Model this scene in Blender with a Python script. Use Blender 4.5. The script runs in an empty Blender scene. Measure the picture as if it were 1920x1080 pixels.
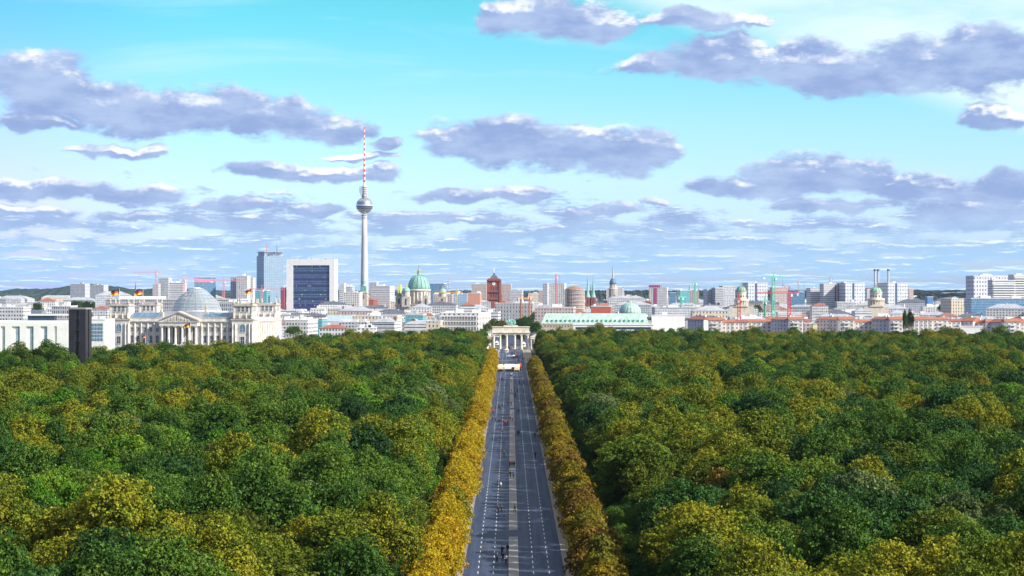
import bpy, bmesh, math, random
import numpy as np
from mathutils import Vector, Matrix
R = math.radians
PI = math.pi
scene = bpy.context.scene
COL = scene.collection
# ------------------------------------------------------------------ camera
F = 4000.0            # focal length in pixels of the 1920 wide photograph
CX, HY = 957.3, 543.0 # vanishing point of the avenue, horizon
CAMH, CAMX = 50.0, -0.55
cam_d = bpy.data.cameras.new('camera'); cam = bpy.data.objects.new('camera', cam_d); COL.objects.link(cam)
cam.location = (CAMX, 0, CAMH); cam.rotation_euler = (PI/2, 0, 0)
cam_d.sensor_width = 36; cam_d.lens = 36*F/1920
cam_d.shift_x = 2.7/1920; cam_d.shift_y = 3/1920
cam_d.clip_start = 1; cam_d.clip_end = 60000
scene.camera = cam
scene.view_settings.view_transform = 'Standard'; scene.view_settings.look = 'None'
scene.view_settings.gamma = 1; scene.view_settings.exposure = 0.66
scene.cycles.max_bounces = 5; scene.cycles.diffuse_bounces = 3; scene.cycles.glossy_bounces = 2
scene.cycles.transmission_bounces = 3; scene.cycles.volume_bounces = 0; scene.cycles.transparent_max_bounces = 6
scene.cycles.caustics_reflective = False; scene.cycles.caustics_refractive = False
scene.cycles.use_denoising = True
# ------------------------------------------------------------------ sun
SUN_EL, SUN_AZ = 32.5, 119.0     # azimuth clockwise from the view direction (+Y): the sun stands to the right and behind
sd = bpy.data.lights.new('sun', 'SUN'); sun = bpy.data.objects.new('sun', sd); COL.objects.link(sun)
sd.energy = 5.0; sd.angle = R(0.5); sd.color = (1.0, 0.93, 0.82)
sv = Vector((math.sin(R(SUN_AZ))*math.cos(R(SUN_EL)), math.cos(R(SUN_AZ))*math.cos(R(SUN_EL)), math.sin(R(SUN_EL))))
sun.rotation_euler = sv.to_track_quat('Z', 'Y').to_euler()
# ------------------------------------------------------------------ world: sky with clouds, by direction
world = bpy.data.worlds.new('World'); scene.world = world; world.use_nodes = True
class NT:
    def __init__(s, tree): s.t = tree; tree.nodes.clear()
    def n(s, typ, props=None, **ins):
        nd = s.t.nodes.new(typ)
        for k, v in (props or {}).items(): setattr(nd, k, v)
        for k, v in ins.items():
            key = int(k[1:]) if k[0] == 'i' and k[1:].isdigit() else k.replace('_', ' ')
            s.set(nd.inputs[key], v)
        return nd
    def set(s, sock, v):
        if isinstance(v, bpy.types.NodeSocket): s.t.links.new(v, sock)
        elif isinstance(v, bpy.types.Node): s.t.links.new(v.outputs[0], sock)
        else: sock.default_value = v
    def m(s, op, a, b=0.0, c=0.0, clamp=False):
        nd = s.n('ShaderNodeMath', {'operation': op, 'use_clamp': clamp}); s.set(nd.inputs[0], a); s.set(nd.inputs[1], b); s.set(nd.inputs[2], c)
        return nd.outputs[0]
    def v(s, op, a, b=(0,0,0), c=(0,0,0)):
        nd = s.n('ShaderNodeVectorMath', {'operation': op}); s.set(nd.inputs[0], a); s.set(nd.inputs[1], b)
        if op == 'MULTIPLY_ADD': s.set(nd.inputs[2], c)
        return nd.outputs['Value'] if op in ('LENGTH', 'DOT_PRODUCT') else nd.outputs[0]
    def smooth(s, x, lo, hi, a=0.0, b=1.0):
        return s.n('ShaderNodeMapRange', {'interpolation_type': 'SMOOTHSTEP'}, Value=x, From_Min=lo, From_Max=hi, To_Min=a, To_Max=b).outputs[0]
    def lin(s, x, lo, hi, a=0.0, b=1.0):
        return s.n('ShaderNodeMapRange', {}, Value=x, From_Min=lo, From_Max=hi, To_Min=a, To_Max=b).outputs[0]
    def noise(s, vec, scale, detail=4, rough=0.55, dist=0.0, dim='3D'):
        return s.n('ShaderNodeTexNoise', {'noise_dimensions': dim}, Vector=vec, Scale=scale, Detail=detail, Roughness=rough, Distortion=dist).outputs[0]
    def mix(s, f, a, b, mode='MIX'):
        nd = s.n('ShaderNodeMix', {'data_type': 'RGBA', 'blend_type': mode})
        s.set(nd.inputs[0], f); s.set(nd.inputs[6], a); s.set(nd.inputs[7], b)
        return nd.outputs[2]
    def ramp(s, f, stops, interp='LINEAR'):
        nd = s.n('ShaderNodeValToRGB'); s.set(nd.inputs[0], f); cr = nd.color_ramp; cr.interpolation = interp
        while len(cr.elements) < len(stops): cr.elements.new(0.5)
        for e, (p, c) in zip(cr.elements, stops): e.position = p; e.color = (*c, 1)
        return nd.outputs[0]
def c4(c): return (c[0], c[1], c[2], 1)

CLOUDS = [(985,28,95,40),(1110,42,140,36),(1260,40,130,20),(1380,44,60,9),
 (1215,122,80,22),(1370,112,115,42),(1530,128,170,46),(1700,125,150,50),(1850,118,120,56),(1920,125,60,50),
 (60,165,105,52),(200,200,170,42),(370,205,130,50),(500,225,130,36),(620,240,85,24),(80,235,80,16),(265,245,65,24),
 (845,255,70,30),(960,262,130,45),(1080,276,140,46),(1195,282,90,38),(728,268,30,13),(670,292,60,7),
 (205,289,90,11),(285,285,32,10),
 (500,318,80,15),(600,325,110,15),(715,328,34,15),
 (90,358,115,22),(250,370,115,18),(440,385,85,17),(590,390,75,13),
 (860,365,70,13),(960,365,85,17),(890,410,100,11),(1105,396,100,12),(1040,426,60,9),(1232,380,24,8),
 (1500,335,125,38),(1600,328,70,34),(1390,348,100,20),(1740,352,150,26),(1870,355,90,30),(1570,386,120,15),(1830,400,130,32),
 (1870,228,52,20),(1185,433,62,7),(60,400,90,12),(240,410,60,9)]
def build_world():
    T = NT(world.node_tree)
    d = T.n('ShaderNodeTexCoord').outputs['Generated']
    sp = T.n('ShaderNodeSeparateXYZ', Vector=d)
    x, y, z = sp.outputs
    az = T.m('ARCTAN2', x, y)
    el = T.m('ARCTAN2', z, T.m('SQRT', T.m('ADD', T.m('MULTIPLY', x, x), T.m('MULTIPLY', y, y))))
    p = T.n('ShaderNodeCombineXYZ', X=az, Y=el).outputs[0]
    sky = T.n('ShaderNodeTexSky', {'sky_type': 'NISHITA', 'sun_disc': False, 'sun_elevation': R(SUN_EL), 'sun_rotation': R(SUN_AZ),
                                   'air_density': 1.0, 'dust_density': 0.4, 'ozone_density': 2.0, 'altitude': 0})
    tint = T.ramp(T.lin(el, 0, 0.5), [(0.0, (0.66, 0.98, 2.0)), (0.056, (0.96, 1.24, 1.95)), (0.10, (1.02, 1.30, 1.80)), (0.16, (0.86, 1.32, 1.55)), (0.25, (0.44, 1.28, 1.30)), (0.29, (0.36, 1.25, 1.15)), (0.45, (0.14, 0.40, 0.95)), (0.7, (0.04, 0.17, 0.80))])
    skyc = T.mix(1.0, sky.outputs[0], tint, 'MULTIPLY')
    # cooler, bluer towards the left
    skyc = T.mix(T.smooth(az, -0.12, -0.26), skyc, T.mix(1.0, skyc, c4((1.0, 0.80, 1.12)), 'MULTIPLY'))
    # thin high veil, strongest to the upper right
    streak = T.noise(T.v('MULTIPLY', p, (5, 38, 1)), 1.0, 5, 0.6, 0.6)
    veil_r = T.m('MULTIPLY', T.smooth(T.m('ADD', T.m('MULTIPLY', az, 0.32), T.m('SUBTRACT', el, 0.142)), 0.0, 0.02), T.smooth(streak, 0.22, 0.6, 0.35, 1.0))
    veil_l = T.m('MULTIPLY', T.smooth(streak, 0.50, 0.75, 0.0, 0.5), T.smooth(el, 0.07, 0.12))
    veil = T.m('MAXIMUM', veil_r, veil_l, clamp=True)
    skyc = T.mix(T.m('MULTIPLY', veil, 0.8), skyc, c4((8.3, 9.3, 9.4)))
    def field(pp, ee):
        big = T.noise(T.v('MULTIPLY', pp, (26, 60, 1)), 1.0, 8, 0.62, 0.0)
        w = T.n('ShaderNodeTexNoise', {'noise_dimensions': '3D'}, Vector=pp, Scale=55.0, Detail=3.0)
        q = T.v('MULTIPLY_ADD', T.v('SUBTRACT', w.outputs['Color'], (0.5, 0.5, 0.5)), (0.024, 0.012, 0), pp)
        cur = None
        for (cx, cy, rx, ry) in CLOUDS:
            u, v = math.atan((cx-CX)/F), math.atan((HY-cy)/F)
            su, sv_ = F/(rx*1.24), F/(ry*1.22)
            l = T.v('LENGTH', T.v('MULTIPLY_ADD', q, (su, sv_, 0), (-u*su, -v*sv_, 0)))
            cur = l if cur is None else T.m('MINIMUM', cur, l)
        placed = T.m('ADD', T.m('SUBTRACT', 1.0, cur), T.m('MULTIPLY', T.m('SUBTRACT', big, 0.5), 2.0))
        # rows of small clouds low over the city (closing up with distance), loose clouds round the rest of the sky
        lg = T.m('LOGARITHM', T.m('MAXIMUM', T.m('ADD', ee, 0.010), 0.001), math.e)
        lp = T.n('ShaderNodeCombineXYZ', X=T.m('MULTIPLY', az, 22.0), Y=T.m('MULTIPLY', lg, 4.6)).outputs[0]
        low = T.noise(lp, 1.0, 8, 0.66, 0.0)
        cover = T.ramp(T.lin(el, 0, 0.5), [(0.0, (0.56,)*3), (0.045, (0.61,)*3), (0.066, (0.56,)*3), (0.085, (0.46,)*3), (0.115, (0.36,)*3), (0.15, (0.1,)*3), (0.3, (0.08,)*3), (0.42, (0.2,)*3), (1, (0.2,)*3)])
        lowf = T.m('MULTIPLY', T.m('SUBTRACT', low, T.m('SUBTRACT', 1.0, cover)), 3.6)
        side = T.m('MULTIPLY', T.smooth(T.m('ABSOLUTE', az), 0.27, 0.34), T.smooth(el, 0.5, 0.3))
        sidef = T.m('SUBTRACT', T.m('MULTIPLY', T.m('SUBTRACT', low, 0.57), 4.0), T.m('SUBTRACT', 1.0, side))
        return T.m('MAXIMUM', placed, T.m('MAXIMUM', lowf, sidef))
    f0 = field(p, el)
    dv = T.m('ADD', 0.0006, T.m('MULTIPLY', el, 0.023))
    f1 = field(T.v('ADD', p, T.n('ShaderNodeCombineXYZ', X=T.m('MULTIPLY', dv, 0.4), Y=dv).outputs[0]), T.m('ADD', el, dv))
    alpha = T.smooth(f0, 0.0, 0.36)
    diff = T.m('SUBTRACT', f0, f1)
    bright = T.smooth(T.m('ADD', T.m('MULTIPLY', diff, 1.7), T.m('MULTIPLY', f1, -0.55)), -0.06, 0.68)
    patch = T.smooth(T.noise(p, 30.0, 5, 0.6), 0.40, 0.60, 0.12, 1.0)
    body = T.noise(T.v('MULTIPLY', p, (30, 75, 1)), 1.0, 6, 0.6)
    farblue = T.smooth(el, 0.040, 0.012)
    lav = T.mix(T.smooth(body, 0.35, 0.68), c4((2.5, 3.5, 6.1)), c4((3.9, 5.0, 7.3)))
    lav = T.mix(farblue, lav, c4((3.4, 5.5, 8.0)))
    whitec = T.mix(farblue, c4((9.2, 9.4, 9.8)), c4((8.0, 9.2, 10.0)))
    cc = T.mix(T.m('MULTIPLY', bright, T.m('MAXIMUM', patch, T.m('MULTIPLY', farblue, 0.75))), lav, whitec)
    out = T.mix(alpha, skyc, cc)
    bg = T.n('ShaderNodeBackground', Color=out, Strength=0.078)
    T.n('ShaderNodeOutputWorld', Surface=bg.outputs[0])
    world.cycles.sampling_method = 'MANUAL'; world.cycles.sample_map_resolution = 512
build_world()
# ------------------------------------------------------------------ helpers
def tag(o, label=None, cat=None, group=None, kind=None):
    if label: o['label'] = label
    if cat: o['category'] = cat
    if group: o['group'] = group
    if kind: o['kind'] = kind
    return o
def empty(name, loc, rz=0, label=None, cat=None, group=None):
    o = bpy.data.objects.new(name, None); COL.objects.link(o); o.location = loc; o.rotation_euler = (0, 0, rz); o.empty_display_size = 0.5
    return tag(o, label, cat, group)
def WX(px, d): return CAMX + (px-CX)*d/F
def WZ(py, d): return CAMH - (py-HY)*d/F
class MB:
    def __init__(s): s.v = []; s.f = []; s.mi = []; s.cur = 0
    def add(s, vs, fs):
        b = len(s.v); s.v += [tuple(v) for v in vs]; s.f += [tuple(b+i for i in f) for f in fs]; s.mi += [s.cur]*len(fs); return s
    def box(s, x0, x1, y0, y1, z0, z1):
        return s.add([(x0,y0,z0),(x1,y0,z0),(x1,y1,z0),(x0,y1,z0),(x0,y0,z1),(x1,y0,z1),(x1,y1,z1),(x0,y1,z1)],
                     [(0,3,2,1),(4,5,6,7),(0,1,5,4),(1,2,6,5),(2,3,7,6),(3,0,4,7)])
    def lathe(s, prof, n=16, cx=0, cy=0, close=True):
        vs = []; k = len(prof)
        for (r, z) in prof:
            for i in range(n):
                a = 2*PI*(i+0.5)/n; vs.append((cx+r*math.cos(a), cy+r*math.sin(a), z))
        fs = [(j*n+i, j*n+(i+1)%n, (j+1)*n+(i+1)%n, (j+1)*n+i) for j in range(k-1) for i in range(n)]
        if close: fs += [tuple(range(n-1, -1, -1)), tuple((k-1)*n+i for i in range(n))]
        return s.add(vs, fs)
    def cyl(s, cx, cy, z0, z1, r0, r1=None, n=10): return s.lathe([(r0, z0), (r0 if r1 is None else r1, z1)], n, cx, cy)
    def prism(s, poly, y0, y1):        # polygon in x,z pushed along y
        n = len(poly)
        return s.add([(x, y0, z) for x, z in poly]+[(x, y1, z) for x, z in poly],
                     [tuple(range(n)), tuple(range(2*n-1, n-1, -1))]+[(i, i+n, (i+1)%n+n, (i+1)%n) for i in range(n)])
    def prismx(s, poly, x0, x1):       # polygon in y,z pushed along x
        n = len(poly)
        return s.add([(x0, y, z) for y, z in poly]+[(x1, y, z) for y, z in poly],
                     [tuple(range(n-1, -1, -1)), tuple(range(n, 2*n))]+[(i, (i+1)%n, (i+1)%n+n, i+n) for i in range(n)])
    def bar(s, a, b, w):
        a = Vector(a); b = Vector(b); d = (b-a)
        if d.length < 1e-6: return s
        q = d.normalized(); up = Vector((0,0,1)) if abs(q.z) < 0.9 else Vector((1,0,0))
        u = q.cross(up).normalized()*w/2; v = q.cross(u).normalized()*w/2
        P = [a-u-v, a+u-v, a+u+v, a-u+v, b-u-v, b+u-v, b+u+v, b-u+v]
        return s.add(P, [(0,1,2,3),(7,6,5,4),(0,4,5,1),(1,5,6,2),(2,6,7,3),(3,7,4,0)])
    def hip(s, x0, x1, y0, y1, z0, z1, inset=None, ov=0.4):
        x0 -= ov; x1 += ov; y0 -= ov; y1 += ov
        dy = (y1-y0)/2; dx = dy if inset is None else inset
        ym = (y0+y1)/2
        if x1-x0 < 2*dx: dx = (x1-x0)/2-0.01
        return s.add([(x0,y0,z0),(x1,y0,z0),(x1,y1,z0),(x0,y1,z0),(x0+dx,ym,z1),(x1-dx,ym,z1)],
                     [(3,2,1,0),(0,1,5,4),(1,2,5),(2,3,4,5),(3,0,4)])
    def hipy(s, x0, x1, y0, y1, z0, z1, inset=None, ov=0.4):
        x0 -= ov; x1 += ov; y0 -= ov; y1 += ov
        dx = (x1-x0)/2; dy = dx if inset is None else inset; xm = (x0+x1)/2
        if y1-y0 < 2*dy: dy = (y1-y0)/2-0.01
        return s.add([(x0,y0,z0),(x1,y0,z0),(x1,y1,z0),(x0,y1,z0),(xm,y0+dy,z1),(xm,y1-dy,z1)],
                     [(3,2,1,0),(0,1,4),(1,2,5,4),(2,3,5),(3,0,4,5)])
    def mesh(s, name, mats, smooth=False):
        me = bpy.data.meshes.new(name); me.from_pydata(s.v, [], s.f)
        for m in (mats if isinstance(mats, (list, tuple)) else [mats]): me.materials.append(m)
        if any(s.mi): me.polygons.foreach_set('material_index', s.mi)
        if smooth: me.polygons.foreach_set('use_smooth', [True]*len(me.polygons))
        me.update(); return me
    def build(s, name, mats, parent=None, loc=None, smooth=False):
        o = bpy.data.objects.new(name, s.mesh(name, mats, smooth)); COL.objects.link(o)
        if parent is not None: o.parent = parent
        if loc is not None: o.location = loc
        return o
def link(name, me, parent=None, loc=(0,0,0), rz=0, sc=None):
    o = bpy.data.objects.new(name, me); COL.objects.link(o); o.parent = parent; o.location = loc; o.rotation_euler = (0,0,rz)
    if sc is not None: o.scale = sc if hasattr(sc, '__len__') else (sc,)*3
    return o
MATS = {}
def mat(name, col, rough=0.7, var=0.12, scale=0.4, metal=0.0, spec=0.3):
    if name in MATS: return MATS[name]
    m = bpy.data.materials.new(name); m.use_nodes = True; T = NT(m.node_tree)
    co = T.n('ShaderNodeTexCoord').outputs['Object']
    n = T.noise(co, scale, 4, 0.6)
    n2 = T.noise(T.v('MULTIPLY', co, (1, 1, 0.25)), scale*6, 2, 0.5)
    k = T.m('ADD', T.m('MULTIPLY', n, 0.65), T.m('MULTIPLY', n2, 0.35))
    c = T.mix(T.smooth(k, 0.3, 0.7), c4([max(0, x*(1-var)) for x in col]), c4([min(1, x*(1+var)) for x in col]))
    b = T.n('ShaderNodeBsdfPrincipled', Base_Color=c, Roughness=rough, Metallic=metal, Specular_IOR_Level=spec)
    T.n('ShaderNodeOutputMaterial', Surface=b.outputs[0]); MATS[name] = m; return m
def facade(name, wall, glass=(0.05,0.08,0.13), bay=3.2, fl=3.3, ww=0.45, wh=0.5, rough=0.75, roof=None, gap=0.0, jitter=0.5):
    """masonry or panel wall with a grid of windows, one per bay and storey, glazing glossier than the wall"""
    if name in MATS: return MATS[name]
    m = bpy.data.materials.new(name); m.use_nodes = True; T = NT(m.node_tree)
    tc = T.n('ShaderNodeTexCoord'); co = tc.outputs['Object']
    s = T.n('ShaderNodeSeparateXYZ', Vector=co); ns = T.n('ShaderNodeSeparateXYZ', Vector=tc.outputs['Normal'])
    side = T.m('GREATER_THAN', T.m('ABSOLUTE', ns.outputs[0]), 0.7)
    top = T.m('LESS_THAN', T.m('ABSOLUTE', ns.outputs[2]), 0.5)
    h = T.m('ADD', T.m('MULTIPLY', s.outputs[1], side), T.m('MULTIPLY', s.outputs[0], T.m('SUBTRACT', 1.0, side)))
    hu = T.m('ADD', T.m('DIVIDE', h, bay), 100.5); vu = T.m('DIVIDE', s.outputs[2], fl)
    fu, fv = T.m('FRACT', hu), T.m('FRACT', vu)
    inw = T.m('MULTIPLY', T.m('LESS_THAN', T.m('ABSOLUTE', T.m('SUBTRACT', fu, 0.5)), ww/2), T.m('LESS_THAN', T.m('ABSOLUTE', T.m('SUBTRACT', fv, 0.52)), wh/2))
    inw = T.m('MULTIPLY', inw, top)
    cell = T.n('ShaderNodeCombineXYZ', X=T.m('FLOOR', hu), Y=T.m('FLOOR', vu), Z=side)
    wn = T.n('ShaderNodeTexWhiteNoise', Vector=cell).outputs[0]
    g = T.mix(T.m('MULTIPLY', T.m('POWER', wn, 3.0), jitter), c4(glass), c4([min(1, x*0.5+0.3) for x in wall]))
    n = T.noise(co, 0.25, 4, 0.6)
    w = T.mix(T.smooth(n, 0.3, 0.7), c4([x*0.86 for x in wall]), c4([min(1, x*1.08) for x in wall]))
    # floor joints
    line = T.m('MULTIPLY', T.m('LESS_THAN', fv, 0.07), T.m('MULTIPLY', top, 0.3))
    w = T.mix(line, w, c4([x*0.55 for x in wall]))
    if roof: w = T.mix(top, c4(roof), w)
    c = T.mix(inw, w, g)
    b = T.n('ShaderNodeBsdfPrincipled', Base_Color=c, Roughness=T.m('SUBTRACT', rough, T.m('MULTIPLY', inw, rough-0.15)), Specular_IOR_Level=0.4)
    T.n('ShaderNodeOutputMaterial', Surface=b.outputs[0]); MATS[name] = m; return m
def glassmat(name, col, rough=0.12, panel=1.5, fl=3.0):
    return facade(name, [min(1, c*1.9+0.03) for c in col], col, panel, fl, 0.84, 0.8, 0.4, jitter=0.35)
def leafmat(name, c1, c2, trans=0.25, c3=None, amt=0.5):
    if name in MATS: return MATS[name]
    m = bpy.data.materials.new(name); m.use_nodes = True; T = NT(m.node_tree)
    geo = T.n('ShaderNodeNewGeometry'); oi = T.n('ShaderNodeObjectInfo'); co = T.n('ShaderNodeTexCoord').outputs['Object']
    wp = T.v('ADD', co, T.v('MULTIPLY', oi.outputs['Location'], (0.37, 0.53, 0.0)))
    n = T.noise(wp, 0.5, 3, 0.6); n3 = T.noise(wp, 0.16, 3, 0.6); rnd = geo.outputs['Random Per Island']
    k = T.m('ADD', T.m('MULTIPLY', n, 0.9), T.m('MULTIPLY', T.m('SUBTRACT', rnd, 0.5), 0.45))
    k = T.m('ADD', k, T.m('MULTIPLY', T.m('SUBTRACT', oi.outputs['Random'], 0.5), 0.5))
    c = T.mix(T.smooth(k, 0.2, 0.75), c4(c1), c4(c2))
    if c3:      # a second autumn tone breaking through on some boughs
        c = T.mix(T.smooth(T.m('ADD', n3, T.m('ADD', T.m('MULTIPLY', T.m('SUBTRACT', oi.outputs['Random'], 0.5), 0.25), T.m('MULTIPLY', T.m('SUBTRACT', rnd, 0.5), 0.18))), 0.46, 0.66, 0.0, amt), c, c4(c3))
    c = T.mix(1.0, c, T.mix(rnd, c4((0.72,)*3), c4((1.28,)*3)), 'MULTIPLY')
    d = T.n('ShaderNodeBsdfDiffuse', Color=c); t = T.n('ShaderNodeBsdfTranslucent', Color=c)
    mx = T.n('ShaderNodeMixShader', Fac=trans); T.t.links.new(d.outputs[0], mx.inputs[1]); T.t.links.new(t.outputs[0], mx.inputs[2])
    gl = T.n('ShaderNodeBsdfGlossy', Color=(0.8, 0.85, 0.8, 1), Roughness=0.6)
    m2 = T.n('ShaderNodeMixShader', Fac=0.012); T.t.links.new(mx.outputs[0], m2.inputs[1]); T.t.links.new(gl.outputs[0], m2.inputs[2])
    T.n('ShaderNodeOutputMaterial', Surface=m2.outputs[0]); MATS[name] = m; return m
ORD = ['zeroth','first','second','third','fourth','fifth','sixth','seventh','eighth','ninth','tenth','eleventh','twelfth','thirteenth','fourteenth','fifteenth','sixteenth','seventeenth','eighteenth','nineteenth','twentieth']
def ordinal(n):
    if n < len(ORD): return ORD[n]
    tens = {2:'twenty',3:'thirty',4:'forty',5:'fifty',6:'sixty',7:'seventy',8:'eighty',9:'ninety'}
    if n >= 100: return 'hundred-and-' + ordinal(n-100) if n > 100 else 'hundredth'
    t, u = divmod(n, 10)
    return tens[t]+'-'+ORD[u] if u else tens[t][:-1]+'ieth'
# ------------------------------------------------------------------ ground, road, paths
KL, KR, MED = -9.15, 9.25, 0.9         # kerb lines of the carriageways, half width of the median
GATE_Y = 1786.0
asphalt = bpy.data.materials.new('asphalt'); asphalt.use_nodes = True
def _asp():
    T = NT(asphalt.node_tree); co = T.n('ShaderNodeTexCoord').outputs['Object']
    a = T.noise(T.v('MULTIPLY', co, (0.9, 0.012, 1)), 1.0, 4, 0.6); b = T.noise(T.v('MULTIPLY', co, (0.5, 0.06, 1)), 1.0, 5, 0.65); c = T.noise(co, 6.0, 2, 0.6)
    k = T.m('ADD', T.m('MULTIPLY', a, 0.5), T.m('ADD', T.m('MULTIPLY', b, 0.35), T.m('MULTIPLY', c, 0.15)))
    col = T.mix(T.smooth(k, 0.36, 0.62), c4((0.018, 0.034, 0.078)), c4((0.052, 0.074, 0.135)))
    s = T.n('ShaderNodeBsdfPrincipled', Base_Color=col, Roughness=0.8, Specular_IOR_Level=0.3)
    T.n('ShaderNodeOutputMaterial', Surface=s.outputs[0])
_asp()
m_floor = mat('forest_floor', (0.018, 0.017, 0.009), 0.95, 0.5, 0.08)
m_city = mat('city_ground', (0.16, 0.155, 0.15), 0.9, 0.3, 0.02)
m_pave = mat('paving_slabs', (0.34, 0.31, 0.28), 0.85, 0.2, 0.5)
m_path = mat('sandy_path', (0.30, 0.25, 0.19), 0.9, 0.25, 0.3)
m_kerb = mat('kerb_granite', (0.30, 0.25, 0.24), 0.8, 0.15, 0.8)
m_line = mat('road_paint_and_sun', (0.62, 0.64, 0.66), 0.6, 0.12, 1.5)
m_lawn = mat('lawn', (0.09, 0.14, 0.035), 0.9, 0.3, 0.06)
def sheet(name, x0, x1, y0, y1, z, m, nx=1, ny=1):
    return tag(MB().add([(x0,y0,z),(x1,y0,z),(x1,y1,z),(x0,y1,z)], [(0,1,2,3)]).build(name, m), kind='structure')
sheet('ground', -9000, 9000, -200, 14000, 0, m_city)
sheet('forest_floor', -700, 700, 0, 1760, 0.02, m_floor)
sheet('lawn', -620, -40, 1130, 1740, 0.05, m_lawn)
sheet('road', KL, KR, 60, 1775, 0.06, asphalt)
sheet('city_square', -70, 70, 1776, 1880, 0.06, mat('shade_dark_paving', (0.13,0.125,0.125), .85, .25, .2))  # paving colour darkened to stand in for shade between the gate columns
sheet('boulevard', -24, 24, 1881, 3000, 0.06, asphalt)
tag(MB().box(KL-6.2, KL, 60, 1775, 0, 0.18).build('pavement', m_pave), kind='structure')
tag(MB().box(KR, KR+6.2, 60, 1775, 0, 0.18).build('pavement', m_path), kind='structure')
tag(MB().box(KL-6.5, KL-6.2, 60, 1775, 0, 0.2).box(KL-0.0, KL+0.22, 60, 1775, 0, 0.20).box(KR-0.22, KR, 60, 1775, 0, 0.20).box(KR+6.2,KR+6.5,60,1775,0,0.2).build('kerb', m_kerb), kind='structure')
def YG(py): return CAMH*F/(py-HY)       # distance at which flat ground shows at that height
# median: paved strip with cross-over gaps
mm = MB(); mk = MB()
cuts = [60, 373, 388, YG(995), YG(1008), YG(766.5), YG(768), YG(740), YG(741), YG(706)]
for a, b in ((60, YG(1008)), (YG(995), YG(768.5)), (YG(766), YG(739.5)), (YG(738), YG(707))):
    mm.box(-MED+0.18, MED-0.18, a+0.18, b-0.18, 0, 0.22)
    mk.box(-MED, -MED+0.18, a, b, 0, 0.2); mk.box(MED-0.18, MED, a, b, 0, 0.2); mk.box(-MED+0.18, MED-0.18, a, a+0.18, 0, 0.2); mk.box(-MED+0.18, MED-0.18, b-0.18, b, 0, 0.2)
tag(mm.build('median_pavement', mat('median_paving', (0.24, 0.23, 0.23), 0.85, 0.2, 0.4)), kind='structure')
tag(mk.build('median_kerb', m_kerb), kind='structure')
# round end of the median with the statue
ysl = YG(704)
mp = MB(); mp.lathe([(2.4, 0.0), (2.4, 0.24)], 24, 0, ysl); tag(mp.build('median_pavement', m_pave), kind='structure')
ml = MB(); rr = random.Random(5)
for lx in (-6.3, -3.6, 3.5, 6.3):
    y = 120.0
    while y < 1700:
        L = 3.0 if abs(lx) < 5 else 3.0
        ml.add([(lx-0.075,y,0.068),(lx+0.075,y,0.068),(lx+0.075,y+L,0.068),(lx-0.075,y+L,0.068)], [(0,1,2,3)]); y += 7.5
for y in (YG(676), YG(664)):  # broad pale bars paint in the sunlit gaps crossing the road
    ml.add([(KL+0.3,y,0.068),(KR-0.3,y,0.068),(KR-0.3,y+1.6,0.068),(KL+0.3,y+1.6,0.068)], [(0,1,2,3)])
tag(ml.build('road_markings_and_sun_bars', m_line), kind='structure')
# asphalt repair patches and wheel-worn tracks across the cross-over
mpch = MB()
for i in range(26):
    x = rr.uniform(KL+0.8, KR-2.5); y = rr.uniform(330, 1500); w = rr.uniform(0.8, 2.2); l = rr.uniform(3, 18)
    if -3.2 < x < 1.2: continue
    mpch.add([(x,y,0.064),(x+w,y,0.064),(x+w,y+l,0.064),(x,y+l,0.064)], [(0,1,2,3)])
tag(mpch.build('road_patches', mat('old_asphalt', (0.045,0.055,0.085), 0.85, 0.3, 0.5)), kind='structure')
# path crossing the wood
tag(MB().add([(-60,664,0.05),(KL-6.6,664,0.05),(KL-6.6,672,0.05),(-60,672,0.05)], [(0,1,2,3)]).build('path', m_path), kind='structure')

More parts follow.
